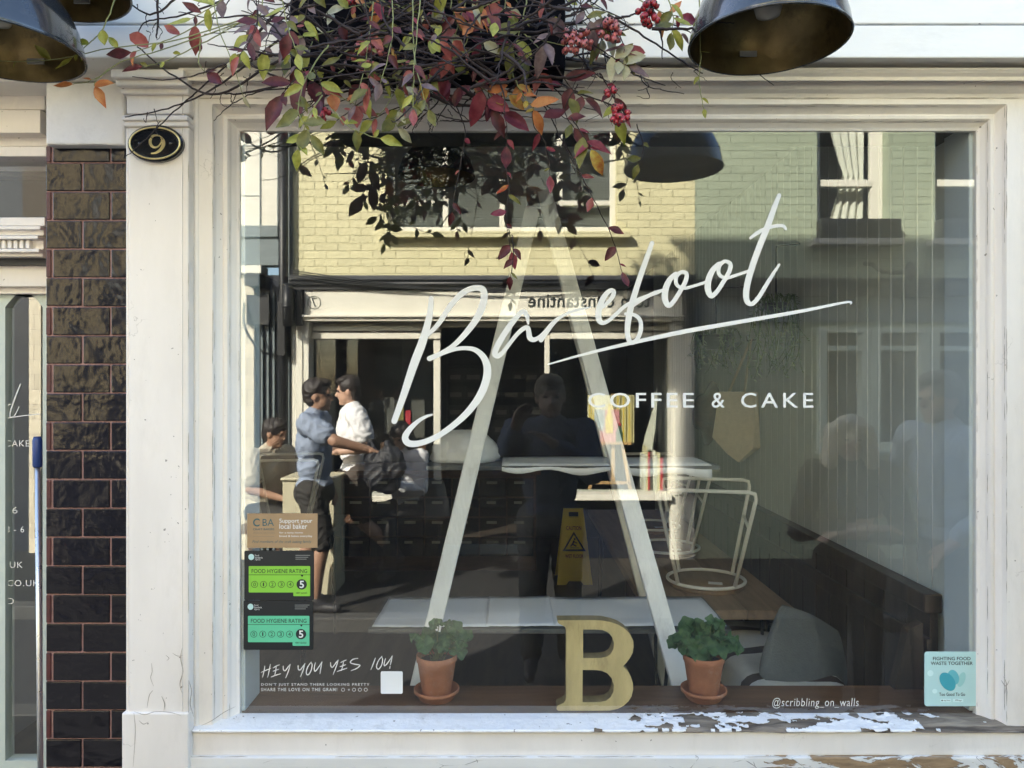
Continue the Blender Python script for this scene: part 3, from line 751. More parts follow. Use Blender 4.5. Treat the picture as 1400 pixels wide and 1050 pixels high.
# white rendered block, glazed brick pier
w = MB(); w.box(xp(62, -.06), px0-.013, -.06, .12, zp(198, -.06), zp(112, -.06)); w.build('rendered_block', M['render'], shop, bevel=.006)
w = MB(); w.box(-2.62, px0-.013, -.05, .1, zp(111, -.05), z0+.03); w.build('lintel_board', M['white2'], shop, bevel=.003)
tw = MB(); Y = -.030
X0, X1 = xp(62.5, Y), px0-.001
w = MB(); w.box(X0+.001, X1, Y+.004, .2, 0, zp(199, Y)); w.build('mortar_bed', M['mortar'], shop)
z = zp(222, Y)+.0768
rows = 0
while z > .05:
    zt = min(z-.0018, zp(199, Y)-.001); zb = z-.0768+.0018
    if zt-zb > .01:
        if rows % 2 == 1: xs = [(X0, xp(111, Y)), (xp(113.2, Y), X1)]
        else: xs = [(X0, xp(69.5, Y)), (xp(72, Y), xp(149.7, Y)), (xp(151.8, Y), X1)]
        for k, (a, b) in enumerate(xs):
            dy = rnd.uniform(-.0008, .0008)
            dz = rnd.uniform(-.0006, .0006)
            tw.box(a+.0006, b-.0006, Y+dy, Y+.02, zb+dz, zt+dz, 1 if (rows % 2 == 0 and k == 0) else 0)
    z -= .0768; rows += 1
tw.build('glazed_brick_pier', [M['tile'], M['tilered']], shop, bevel=.002)
# doorway on the left
Yd = .10
w = MB()
xl2, xr2 = -2.35, xp(62, Yd)+.03
for (a, b, y) in ((113, 150, .05), (150, 182, .03), (182, 200, .07), (200, 214, .055), (297, 309, .05), (309, 314, .03), (314, 322, .045), (322, 327, .02), (340, 345, .025), (345, 351, .04), (362, 392, .09), (392, 402, .11)):
    w.box(xl2, xr2, y, .2, zp(b, y)+.0005, zp(a, y))
x = xr2-.03
while x > -1.6:
    w.box(x-.011, x, .03, .12, zp(340, .03)+.001, zp(328, .03)-.001); x -= .0165
w.box(xl2, xr2, .045, .2, zp(341, .045), zp(327, .045))
w.build('door_surround', M['white'], shop, bevel=.002)
w = MB(); w.box(xl2, xr2, .07, .2, zp(362, .07), zp(351, .07)); w.build('gap_shade_strip', M['black'], shop)  # black strip, the shade of the gap over the door put into colour
w = MB(); w.box(xl2, xr2, .105, .112, zp(297, .11), zp(213, .11))
w.m = [0 if i == 2 else 1 for i in range(6)]
w.build('transom_pane', [M['glass'], M['glassclear']], shop)
dr = MB()
ya, yb = .13, .17
xd0, xd1 = -2.3, xp(64, ya)
zt = zp(402, ya); zb0 = .02
gx0, gx1, gz0, gz1 = xp(7, ya), xd1-.012, zp(1040, ya), zp(404, ya)
arch = [(gx0, gz0), (gx1, gz0), (gx1, zp(420, ya))]+[(gx1-(gx1-gx0)*k/12, zp(420, ya)+(.045)*math.sin(math.pi*k/12)) for k in range(1, 12)]+[(gx0, zp(420, ya))]
dr.prism([(xd0, zb0), (xd1, zb0), (xd1, zt), (xd0, zt)], [arch], xz, ya, yb)
door = dr.build('door', M['doorpaint'], shop, fix=True)
w = MB(); w.box(gx0-.01, gx1+.005, ya+.015, ya+.021, gz0-.02, gz1+.01); w.m = [0 if i == 2 else 1 for i in range(6)]
w.build('door_glass', [M['glass'], M['glassclear']], door)
w = MB(); w.box(-2.62, xl2, -.03, .3, 0, 2.6); w.build('side_wall', M['ownbrick'], shop)

# interior shell
w = MB()
w.box(GX1+.02, GX1+.2, .03, 4.6, 0, 2.75)                 # right wall core
w.build('right_wall', M['panel'], shop)
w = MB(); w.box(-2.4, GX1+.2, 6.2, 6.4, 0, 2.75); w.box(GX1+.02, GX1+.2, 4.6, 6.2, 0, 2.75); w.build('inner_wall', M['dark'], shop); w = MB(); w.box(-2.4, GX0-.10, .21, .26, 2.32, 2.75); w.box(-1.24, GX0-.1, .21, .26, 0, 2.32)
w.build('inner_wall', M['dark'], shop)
w = MB(); w.box(-2.6, -2.4, .21, 6.4, 0, 2.75); w.build('left_wall', M['side'], shop)
w = MB(); w.box(-2.6, GX1+.2, .03, 6.4, 2.75, 2.85); w.build('ceiling', M['ceil'], shop)
w = MB(); w.box(-2.6, GX1+.2, .02, 6.4, -.2, .004); w.build('floor', M['floorin'], shop)
w = MB(); w.box(GX0-.1, GX1+.2, .02, .1, 0, .77); w.build('inner_riser', M['dark'], shop)
w = MB()
w.box(GX1-.012, GX1+.019, .012, .13, GZ0, GZ1+.05); w.build('inner_jamb', M['jamb'], shop, bevel=.003)
w = MB(); w.box(GX0-.03, GX0+.012, .012, .13, GZ0, GZ1+.05); w.build('inner_jamb', M['jamb'], shop, bevel=.003)
w = MB(); w.box(GX0-.03, GX1+.019, .012, .20, GZ1+.02, 2.75); w.build('inner_head', M['dark'], shop)
# tongue and groove panelling with raised beads
w = MB()
y = .14
while y < 4.55:
    w.box(GX1+.006, GX1+.021, y+.0045, y+.0765, 1.02, 2.75, 0)
    w.tube([(GX1+.0105, y, 1.02), (GX1+.0105, y, 2.75)], .0054, 8, 1)
    y += .081
w.build('panelling', [M['panel'], M['bead']], shop)
w = MB(); w.box(GX0-.03, GX1+.019, .010, .196, .772, .8055); w.build('sill_board', M['sillwood'], shop, bevel=.003)

# ================================================================= WRITING ON THE GLASS
YL = -.0012
B = MB(); f3 = lambda px, py, y: P(px, py, y)
def z1(l): return [(520+a/4.2, 370+b/4.2) for a, b in l]
def z2(l): return [(660+a/5.525, 370+b/5.525) for a, b in l]
def z3(l): return [(840+a/4.118, 250+b/4.118) for a, b in l]
def S(pts, ws, k=0): stroke(B, pts, ws, f3, YL-.0004*k, 0)
S(z1([(292, 158), (287, 230), (268, 320), (238, 420), (192, 540), (132, 720), (80, 864)]), [6.5, 8, 9.5, 11.5, 11.5, 9.5, 8])
S(z1([(262, 378), (330, 310), (400, 205), (470, 130), (540, 100), (590, 112), (592, 180), (556, 270), (490, 360), (420, 430), (350, 475), (282, 505)]), [5, 6.5, 7.5, 8, 8, 9, 10, 9.5, 8, 6.5, 6.5, 7], 1)
S(z1([(282, 505), (340, 480), (420, 453), (490, 445), (550, 458), (597, 505), (615, 575), (598, 660), (555, 745), (490, 825), (410, 895), (320, 955), (230, 990), (165, 992), (142, 960), (165, 915), (215, 866), (262, 838), (298, 827)]),
  [6, 6, 5.5, 5.5, 7, 9, 10.5, 10.5, 10, 9, 8, 7.5, 8, 9, 9, 7.5, 5.5, 4, 2.5], 2)
S(z2([(343, 400), (335, 345), (315, 312), (285, 320), (240, 370), (175, 460), (115, 560), (92, 618), (108, 645), (150, 620), (200, 555), (255, 485), (305, 440), (338, 432), (348, 465), (355, 505), (385, 522), (430, 500), (490, 440), (550, 385)]),
  [3, 6, 7, 7, 7.5, 8, 8, 8, 7, 5.5, 5.5, 5.5, 6, 6.5, 7, 7.5, 6.5, 5, 4, 3.5], 0)
S(z2([(440, 524), (475, 470), (520, 410), (570, 362), (625, 330), (690, 303), (760, 288), (815, 276)]), [6.5, 7, 6.5, 5, 4, 4, 3, 1.5], 1)
S(z2([(890, 290), (935, 250), (978, 200), (990, 160), (965, 150), (925, 185), (893, 245), (875, 310), (878, 370), (905, 395), (950, 378), (1010, 325), (1080, 265), (1160, 225), (1250, 190), (1330, 160)]),
  [3.5, 5, 6, 6, 6, 7, 8, 8.5, 8, 6, 5, 5, 5, 5, 5, 5], 2)
S(z3([(212, 338), (180, 430), (145, 530), (110, 640), (88, 720), (75, 800), (75, 860), (92, 898), (125, 885), (148, 830), (145, 775), (115, 745), (62, 738)]), [6, 7, 7.5, 8, 8.5, 8, 7, 6.5, 6, 6, 5.5, 5, 4], 0)
S(z3([(90, 700), (150, 660), (220, 622), (282, 602)]), [5, 5, 5, 4.5], 1)
S(z3([(345, 512), (312, 545), (288, 600), (285, 655), (305, 690), (335, 665), (370, 610), (402, 550), (405, 510), (375, 503), (348, 530), (352, 575), (395, 592), (455, 578), (525, 555)]), [6, 7.5, 8.5, 8.5, 7, 6, 6, 6, 5.5, 5, 5.5, 5, 4.5, 4, 4], 2)
S(z3([(590, 455), (555, 490), (530, 545), (527, 600), (545, 636), (575, 615), (612, 560), (648, 495), (652, 455), (620, 442), (590, 470), (590, 515), (630, 535), (690, 518), (765, 493)]), [6, 7.5, 8.5, 8.5, 7, 6, 6, 6, 5.5, 5, 5.5, 5, 4.5, 4, 4], 0)
S(z3([(928, 70), (900, 140), (866, 235), (828, 330), (790, 430), (757, 535), (742, 615), (748, 668), (778, 680), (815, 640), (855, 575), (895, 510), (928, 460)]), [5.5, 7, 8.5, 8.5, 8.5, 8.5, 8.5, 7.5, 6, 6, 5.5, 4.5, 3], 1)
S(z3([(765, 312), (800, 285), (850, 258), (905, 243), (950, 243), (966, 262)]), [3, 5, 5, 4.5, 4.5, 3], 2)
S([(750, 498), (800, 484), (858, 470), (937, 453), (1020, 438.5), (1100, 424.5), (1158, 413), (1163, 416)], [2, 3.5, 5, 6, 5.5, 4.5, 3, 1.5], 0)
tag(B.build('window_lettering', M['vinyl'], origin=P(840, 440, 0)), 'large slanting white handwritten name with a long underline across the window glass', 'lettering')
B = MB()
def tx(mb, s, x0, x1, yt, yb, y=YL, mi=0, **k):
    a = P(x0, yb, y); b = P(x1, yt, y); text(mb, s, a.x, b.x, a.z, b.z, y, mi, **k)
cc = thing('window_lettering', 'small white capitals reading COFFEE & CAKE on the glass', 'lettering', P(960, 547, 0))
for s_, a, b, sp_ in (('COFFEE', 804, 949, 1.2), ('&', 973, 991, 1), ('CAKE', 1013, 1112, 1.3)):
    B = MB(); tx(B, s_, a, b, 537, 557.5, spacing=sp_, bold=.006); B.build('word', M['vinyl'], cc)
B = MB()
def z4(l): return [(340+a/6.364, 880+b/6.364) for a, b in l]
for st in ([(140, 195), (132, 245), (120, 292)], [(188, 180), (178, 235), (165, 292)], [(108, 250), (150, 232), (192, 215)],
           [(212, 212), (240, 195), (268, 184)], [(240, 195), (235, 235), (225, 280)], [(212, 240), (240, 230), (262, 222)], [(195, 290), (235, 275), (278, 262)],
           [(300, 195), (302, 225), (318, 235), (345, 200), (362, 180)], [(362, 180), (345, 240), (322, 298)],
           [(430, 190), (432, 222), (448, 228), (475, 195), (490, 172)], [(490, 172), (472, 235), (450, 288)],
           [(545, 160), (515, 200), (500, 250), (515, 272), (540, 240), (552, 185), (540, 162)], [(580, 165), (570, 215), (578, 240), (605, 210), (638, 158)], [(638, 158), (628, 210), (620, 262)],
           [(712, 165), (715, 195), (730, 205), (760, 165), (780, 142)], [(780, 142), (758, 210), (735, 268)],
           [(800, 165), (825, 152), (850, 142)], [(825, 152), (818, 195), (805, 235)], [(795, 200), (825, 190), (845, 182)], [(770, 242), (815, 226), (855, 212)],
           [(950, 128), (905, 138), (885, 165), (930, 180), (968, 188), (940, 215), (890, 235)],
           [(1102, 125), (1082, 180), (1064, 225)], [(1160, 110), (1128, 150), (1112, 200), (1128, 222), (1155, 190), (1165, 140), (1155, 112)],
           [(1190, 130), (1178, 175), (1185, 192), (1215, 160), (1250, 105)], [(1250, 105), (1240, 150), (1232, 185)], [(1230, 200), (1228, 214)]):
    q = z4(st); stroke(B, q, [.9]+[1.5]*(len(q)-2)+[.8] if len(q) > 2 else [1.3, 1.3], f3, YL-.0003*(len(B.v) % 3), 0, per=6, drift=.0001)
hey = thing('window_lettering', 'thin scratchy white HEY YOU YES YOU! lines low on the glass', 'lettering', P(440, 925, 0)); B.build('handwriting', M['vinylworn'], hey); B = MB()
tx(B, "DON'T JUST STAND THERE LOOKING PRETTY", 357, 505, 934, 938.5, spacing=1.25, bold=.012)
tx(B, "SHARE THE LOVE ON THE GRAM!", 357, 461, 940.5, 945, spacing=1.25, bold=.012)
for k, x in enumerate((469, 477, 484, 492, 500)):
    r_ = 2.2 if k != 1 else .8
    stroke(B, [(x+r_*math.cos(a), 943+r_*math.sin(a)) for a in [i*math.pi/4 for i in range(9)]], [.6]*9, f3, YL, 0, per=2)
B.build('caption', M['vinylworn'], hey)
B = MB(); tx(B, '@scribbling_on_walls', 1056, 1174, 954, 969, bold=-.004, shear=.12, spacing=1.1)
tag(B.build('window_lettering', M['vinylworn'], origin=P(1115, 962, 0)), 'faint pale handwritten handle starting with @ at the foot of the glass', 'lettering')
yl = .143
dl = thing('door_lettering', 'small white opening hours and web address on the door glass', 'lettering', P(20, 690, yl))
for s_, a, b, t, u in (('& CAKE', -6, 40, 602, 610.5), ('- 6', 4, 24, 693, 702), ('8 - 6', 8, 33, 719.5, 728), ('O.UK', -2, 31, 768, 776.5), ('D.CO.UK', -4, 53, 793, 801.5), ('RD', 0, 19, 817.5, 826)):
    B = MB(); tx(B, s_, a, b, t, u, yl, spacing=1.15); B.build('line_of_text', M['vinyl'], dl)
fd = lambda px, py, y: P(px, py, y); B = MB()
stroke(B, [(-4, 560), (6, 545), (2, 570), (10, 555), (14, 553)], [1.6]*5, fd, yl, 0)
stroke(B, [(28, 525), (22, 540), (15, 560), (14, 570), (20, 568), (26, 556)], [1.5, 2, 2.2, 2, 1.4, 1], fd, yl-.0004, 0)
stroke(B, [(-5, 575), (20, 570), (54, 566)], [1.3, 1.3, 1], fd, yl, 0)
B.build('handwriting', M['vinyl'], dl)

# ================================================================= STICKERS
YS = -.0020
def card(mb, x0, x1, yt, yb, y=YS, mi=0, r=1.5, th=.0012):
    a = P(x0, yb, y); b = P(x1, yt, y)
    mb.prism(rrect(a.x, b.x, a.z, b.z, r*.00198), [], lambda u, v, t: (u, y+t, v), 0, th, mi)
def disc(mb, cx, cy, rx, ry, y, mi=0, rot=0, n=24):
    ca, sa = math.cos(rot), math.sin(rot)
    pts = []
    for k in range(n):
        a = 2*math.pi*k/n; u = rx*math.cos(a); v = ry*math.sin(a)
        pts.append(P(cx+u*ca-v*sa, cy+u*sa+v*ca, y))
    mb.add(pts, [tuple(range(n))], mi)
def ringd(mb, cx, cy, r, wd, y, mi=0):
    a = []; n = 20
    for k in range(n):
        t = 2*math.pi*k/n
        a += [P(cx+(r-wd)*math.cos(t), cy+(r-wd)*math.sin(t), y), P(cx+r*math.cos(t), cy+r*math.sin(t), y)]
    mb.add(a, [(2*k, 2*k+1, (2*k+3) % (2*n), (2*k+2) % (2*n)) for k in range(n)], mi)
B = MB(); card(B, 338, 434, 702, 749, r=.3)
y = YS-.0003
tx(B, 'BA', 359, 374.5, 709.5, 719, y, 1); stroke(B, [(351.5+4.6*math.cos(R(a)), 714.3+4.6*math.sin(R(a))) for a in range(42, 320, 23)], [1]+[1.9]*11+[1], lambda u, v, t: P(u, v, t), y, 1, per=2, th=.0001)
tx(B, 'CRAFT BAKERS', 346, 375, 722, 725, y, 1, bold=.01); tx(B, 'ASSOCIATION', 346, 375, 727, 730, y, 2); B.box(P(346, 0, y).x, P(375, 0, y).x, y, y+.0002, P(0, 733.5, 0).z, P(0, 733, 0).z, 2)
tx(B, 'Support your', 382, 427, 709, 716.5, y, 3, bold=.004); tx(B, 'local baker', 382, 420, 716, 723, y, 3, bold=.004)
tx(B, 'for a tasty home', 382, 414, 727, 730, y, 3); tx(B, 'bread & bakes everyday', 382, 427, 731.5, 735, y, 3)
tx(B, 'Find members of the craft baking family', 345, 426, 738.5, 743.5, y, 1, shear=.25)
tag(B.build('sticker', [M['kraft'], M['inkteal'], pmat('grey_print', (.25, .2, .14), .6, 0, 5, 0), M['vinyl']], origin=P(386, 725, 0)), 'brown kraft sticker about local bakers on the window glass', 'sticker', 'stickers on the window glass')
def hygiene(dx, dy, colmat, label):
    B = MB(); card(B, 334+dx, 429+dx, 753+dy, 820.5+dy, r=2)
    y = YS-.0003
    a = rrect(0, 1, 0, 1, .03)
    card(B, 340+dx, 424+dx, 774+dy, 810+dy, y, 1, r=1.2, th=.0002); card(B, 401+dx, 424+dx, 806+dy, 815+dy, y-.0001, 1, r=1, th=.0002)
    y2 = y-.0004
    tx(B, 'FOOD HYGIENE RATING', 344+dx, 420+dx, 778+dy, 783.5+dy, y2, 2, bold=.004)
    B.box(P(340+dx, 0, y2).x, P(424+dx, 0, y2).x, y2, y2+.0002, P(0, 786.2+dy, y2).z, P(0, 785.6+dy, y2).z, 2)
    B.add([P(411+dx, 786+dy, y2), P(415+dx, 786+dy, y2), P(413+dx, 789+dy, y2)], [(0, 1, 2)], 2)
    for k in range(5):
        hw = .8 if k == 1 else 1.7
        ringd(B, 348+12.2*k+dx, 799+dy, 4.6, .6, y2, 2); tx(B, str(k), 348-hw+12.2*k+dx, 348+hw+12.2*k+dx, 796.4+dy, 801.6+dy, y2, 2)
    disc(B, 412.5+dx, 799+dy, 7.1, 7.1, y2, 2); tx(B, '5', 409.5+dx, 415.7+dx, 794+dy, 804+dy, y2-.0003, 3, bold=.02)
    tx(B, 'VERY GOOD', 404.5+dx, 420+dx, 809.6+dy, 812+dy, y2, 2, bold=.01)
    disc(B, 343.5+dx, 761.5+dy, 4, 4.2, y, 4); tx(B, 'Food', 348.5+dx, 354+dx, 758.2+dy, 760.6+dy, y, 3); tx(B, 'Standards', 348.5+dx, 359+dx, 761.2+dy, 763.6+dy, y, 3); tx(B, 'Agency', 348.5+dx, 356+dx, 764+dy, 766.6+dy, y, 3)
    for k in range(3): B.box(P(404+dx, 0, y).x, P(424-2.5*k+dx, 0, y).x, y, y+.0002, P(0, 759.6+2.6*k+dy, y).z, P(0, 758.9+2.6*k+dy, y).z, 5)
    tag(B.build('sticker', [M['stickblack'], colmat, M['ink'], M['vinyl'], M['paleblue'], M['blind']], origin=P(381+dx, 787+dy, 0)), label, 'sticker', 'stickers on the window glass')
hygiene(0, 0, M['lime'], 'black food hygiene rating sticker with a lime green panel scoring 5')
hygiene(-1, 68, M['mint'], 'black food hygiene rating sticker with a mint green panel scoring 5')
B = MB(); card(B, 1264, 1339, 891, 965.5, r=4)
y = YS-.0003
tx(B, 'FIGHTING FOOD', 1275.5, 1327, 898, 902.7, y, 1, bold=.012); tx(B, 'WASTE TOGETHER', 1272.5, 1330, 904.5, 909.2, y, 1, bold=.012)
disc(B, 1314.5, 929, 5, 10.5, y, 4, .35); disc(B, 1303.5, 926, 7.5, 10.5, y-.0002, 3, -.35); disc(B, 1295.5, 932, 9.3, 14, y-.0004, 2, -.62)
tx(B, 'Too Good To Go', 1284, 1319.5, 947, 951.5, y, 1, bold=.01)
disc(B, 1272, 920.5, 4.2, 4.2, y, 5); disc(B, 1278, 945, 3.5, 3.2, y, 5)
card(B, 1286, 1300, 955.5, 960, y, 5, r=.6, th=.0002); card(B, 1303, 1317, 955.5, 960, y, 5, r=.6, th=.0002)
disc(B, 1288, 957.7, 1, 1, y-.0003, 1); tx(B, 'App Store', 1290, 1299, 956.5, 959, y-.0003, 1); tx(B, 'Play', 1306.5, 1315, 956.5, 959, y-.0003, 1)
tag(B.build('sticker', [M['paleblue'], M['ink'], M['teal1'], M['teal2'], M['teal3'], M['paleblue2']], origin=P(1301, 928, 0)), 'pale blue square sticker with teal petals about food waste', 'sticker', 'stickers on the window glass')
B = MB(); card(B, 520.5, 550.5, 918, 948.5, r=2)
tag(B.build('sticker', M['stickwhite'], origin=P(535, 933, 0)), 'small plain white square sticker left of the potted plant', 'sticker', 'stickers on the window glass')

# ================================================================= NUMBER PLAQUE
c = P(214.5, 197.5, -.088); rx, rz = .0715, .0475
pl = thing('number_plaque', 'oval black house number 9 plaque with gold rim on white pilaster', 'sign', c)
def oval(mb, prof, mi=0, n=48):
    vs = []
    for s_, y in prof:
        for k in range(n):
            a = 2*math.pi*k/n; vs.append((c.x+(rx+s_)*math.cos(a), c.y+y, c.z+(rz+s_)*math.sin(a)))
    fs = [(i*n+k, i*n+(k+1) % n, (i+1)*n+(k+1) % n, (i+1)*n+k) for i in range(len(prof)-1) for k in range(n)]
    fs.append(tuple((len(prof)-1)*n+k for k in range(n)))
    mb.add(vs, fs, mi, False)
w = MB(); oval(w, [(0, .003), (0, -.008), (-.004, -.0115), (-.012, -.0115), (-.014, -.009)]); w.build('plate', M['plaqueblack'], pl, fix=True)
w = MB(); n = 48; vs = []
for s_, y in ((-.0045, -.0112), (-.0055, -.0135), (-.0085, -.0135), (-.0095, -.0112)):
    for k in range(n):
        a = 2*math.pi*k/n; vs.append((c.x+(rx+s_)*math.cos(a), c.y+y, c.z+(rz+s_)*math.sin(a)))
w.add(vs, [(i*n+k, i*n+(k+1) % n, (i+1)*n+(k+1) % n, (i+1)*n+k) for i in range(3) for k in range(n)], 0, True)
w.build('rim', M['gold'], pl)
w = MB(); fn = lambda px, py, y: P(px, py, y)
def z6(l): return [(160+a/5.833, 160+b/5.833) for a, b in l]
yy = c.y-.0100
stroke(w, z6([(360, 170), (330, 148), (290, 150), (266, 180), (268, 218), (292, 240), (325, 236), (350, 205), (358, 175)]), [1.6, 2.2, 3.2, 4, 4, 3, 2.2, 1.8, 2], fn, yy, 0, th=.003)
stroke(w, z6([(350, 160), (368, 190), (368, 225), (345, 262), (310, 285), (275, 290)]), [2.5, 4.5, 5, 4, 3, 2], fn, yy-.0004, 0, th=.003)
w.build('numeral', M['gold'], pl)
w = MB()
for sx in (-1, 1):
    w = MB(); w.ell((c.x+sx*.040, c.y-.009, c.z), (.004, .002, .004), 10); w.build('screw', M['plaqueblack'], pl)

# ================================================================= SWAN NECK LAMPS
def make_lamp(loc, label):
    t = thing('wall_lamp', label, 'lamp', loc, 'dark dome lamps over the shopfront')
    L = Vector(loc)
    prof = [(.161, 0), (.1625, .003), (.1615, .010), (.158, .03), (.150, .06), (.137, .09), (.116, .12), (.086, .145), (.055, .158), (.036, .166), (.034, .2), (.031, .23), (.012, .236)]
    w = MB(); w.lathe(prof, L, 56)
    w.tube([L+Vector((.1615*math.cos(2*math.pi*k/56), .1615*math.sin(2*math.pi*k/56), .002)) for k in range(56)], .0025, 6, 0, True)
    w.build('shade', M['lampdark'], t)
    w = MB(); w.lathe([(.159, .001), (.155, .03), (.147, .06), (.134, .088), (.113, .117), (.083, .141), (.05, .152), (.001, .155)], L, 48)
    w.build('lining', M['lampgold'], t)
    w = MB(); w.lathe([(.018, .152), (.02, .12), (.026, .10), (.03, .08), (.024, .058), (.001, .05)], L, 20); w.build('bulb', M['bulb'], t)
    w = MB(); arm = crom([L+Vector((0, 0, .225)), L+Vector((0, .0, .33)), L+Vector((0, .06, .42)), L+Vector((0, .16, .43)), L+Vector((0, .215, .36)), L+Vector((0, -.165-L.y, .33))], 8)
    w.tube(arm, .011, 10); w.lathe([(.04, 0), (.04, .01), (.015, .02)], (L.x, -.1615, L.z+.33), 20, axis=(0, -1, 0)); w.build('arm', M['lampdark'], t)
    w = MB(); w.box(L.x-.02, L.x+.018, L.y+.124, L.y+.127, L.z+.028, L.z+.04); w.build('maker_label', M['blind'], t)
    return t
lamp = make_lamp((.535, -.455, 2.412), 'dark dome wall lamp hanging at the right of the vine over the window')
dup(lamp, (-1.075, -.455, 2.395), 'dark dome wall lamp hanging over the glazed brick pier, in front of the other one')
dup(lamp, (-1.02, -.37, 2.575), 'smaller looking dark lamp just behind the left dome lamp, mostly cut off')
# ================================================================= ON THE SILL
def pot_plant(px, label, seed, sc, lean):
    rd = random.Random(seed)
    y = .105; x = xp(px, y); z = .8058
    t = thing('potted_plant', label, 'potted plant', (x, y, z), 'potted plants on the sill')
    O = Vector((x, y, z))
    w = MB(); w.lathe([(.001, 0), (.046, 0), (.050, .004), (.060, .020), (.0645, .022), (.0645, .030), (.061, .031), (.056, .022), (.048, .007), (.001, .006)], O, 40); w.build('saucer', M['terracotta'], t)
    w = MB(); w.lathe([(.001, .0075), (.038, .0075), (.040, .012), (.0545, .106), (.0575, .109), (.0575, .124), (.056, .126), (.053, .125), (.050, .11), (.0495, .104)], O, 40); w.build('pot', M['terracotta'], t)
    w = MB(); w.lathe([(.0498, .108), (.04, .112), (.02, .110), (.001, .113)], O, 24); w.build('soil', M['soil'], t)
    lf = MB(); st = MB()
    n = 36
    for k in range(n):
        a = rd.uniform(0, 2*math.pi); e = rd.random()**.6
        rr = .088*e*sc; h = .118+(.030+.075*rd.random())*(1-.50*e)*sc
        cx = rr*math.cos(a)+lean*(h-.11); cy = rr*.55*math.sin(a)
        if k % 9 == 0: h -= .03; cx *= 1.15
        base = O+Vector((rd.uniform(-.018, .018), rd.uniform(-.015, .015), .11)); tip = O+Vector((cx, cy, h))
        mid = (base+tip)/2+Vector((0, 0, .012))
        st.tube(crom([base, mid, tip], 4), .0013, 5, 0)
        r = rd.uniform(.013, .0265)*sc
        nrm = Vector((cx*7+rd.uniform(-.5, .5), -.75+cy*6+rd.uniform(-.4, .3), .62+rd.uniform(-.3, .4))).normalized()
        u = nrm.orthogonal().normalized(); v = nrm.cross(u); ph = rd.uniform(0, 6.3)
        m_ = 30; vs = [tip]
        for ri in (.5, 1.0):
            for j in range(m_):
                b = 2*math.pi*j/m_
                sc_ = ri*r*(1+.06*math.cos(7*b)*ri)*(1-.5*max(0, math.cos(b)-.86)/.14*ri)
                cup = .006*math.cos(3.5*b)*ri*ri+.004*ri*ri
                bb = b+ph
                vs.append(tip+u*(sc_*math.cos(bb))+v*(sc_*math.sin(bb))+nrm*cup)
        fs = [(0, 1+j, 1+(j+1) % m_) for j in range(m_)]+[(1+j, 1+m_+j, 1+m_+(j+1) % m_, 1+(j+1) % m_) for j in range(m_)]
        lf.add(vs, fs, 0, True)
    f_ = lf.build('leaves', M['gleaf'], t); st.build('stems', M['gstem'], t)
    return t
pot_plant(597, 'small green pelargonium in a terracotta pot left of the wooden letter', 4, 1.0, .12)
pot_plant(962, 'fuller green pelargonium in a terracotta pot right of the wooden letter', 11, 1.12, .02)
# wooden letter
def zb(l): return [(750+a/6.777, 830+b/6.777) for a, b in l]
outer = zb([(84, 128), (250, 126), (420, 126), (500, 130), (580, 146), (650, 170), (710, 208), (755, 255), (783, 315), (788, 370), (778, 430), (752, 480), (720, 522), (690, 553), (728, 592), (760, 645), (780, 705), (784, 765), (770, 830), (740, 880), (695, 920), (640, 948), (570, 964), (420, 966), (250, 966), (90, 966), (76, 955), (74, 938), (86, 918), (112, 906), (140, 892), (158, 868), (163, 830), (163, 560), (165, 300), (163, 215), (150, 188), (122, 172), (96, 160), (84, 145)])
h1 = zb([(320, 213), (430, 213), (500, 218), (552, 240), (590, 285), (607, 340), (600, 395), (575, 440), (540, 465), (490, 476), (400, 478), (320, 478)])
h2 = zb([(316, 588), (430, 588), (490, 594), (545, 618), (585, 665), (605, 730), (600, 790), (575, 840), (535, 872), (480, 884), (400, 886), (314, 886)])
yB = .022
def pf(u, v, t): p = P(u, v, yB); return (p.x, yB+t, p.z+.0015)
w = MB(); w.prism(outer, [h1, h2], pf, 0, .042, 0, 1)
tag(w.build('wooden_letter', [M['bwood'], M['bside']], origin=P(815, 972, yB), bevel=.0012, fix=True), 'golden brown wooden capital letter standing on the window sill', 'letter')

# ================================================================= WHITE TRIPOD STAND WITH PLANKS
def at(px, py, d): return Vector(((px-700)*d/FPX, d-CAMD, CAMH-(py-525)*d/FPX))
t = thing('wooden_tripod', 'chalky white timber tripod of three leaning poles behind the glass', 'stand', (.05, .55, 0))
apex = at(737, 262, 2.74)
def leg(top, p2, w_, h_):
    d_ = (p2-top); k = (0.004-top.z)/d_.z
    end = top+d_*k
    m_ = MB(); m_.bar(top, end, w_, h_, 0, up=(0, -1, 0)); m_.build('leg', M['ladder'], t, bevel=.004)
leg(at(733, 285, 2.72)+Vector((-.012, 0, 0)), at(572, 940, 2.33), .054, .036)
leg(at(735, 285, 2.72)+Vector((.035, -.03, 0)), at(930, 935, 2.30), .058, .036)
leg(apex+Vector((.02, .05, .02)), at(884, 822, 3.15), .054, .036)
w = MB(); a_ = at(733, 300, 2.75); w.tube([a_+Vector((-.09, .02, 0)), a_+Vector((.12, .02, 0))], .01, 10); w.build('bolt', M['steel'], t)
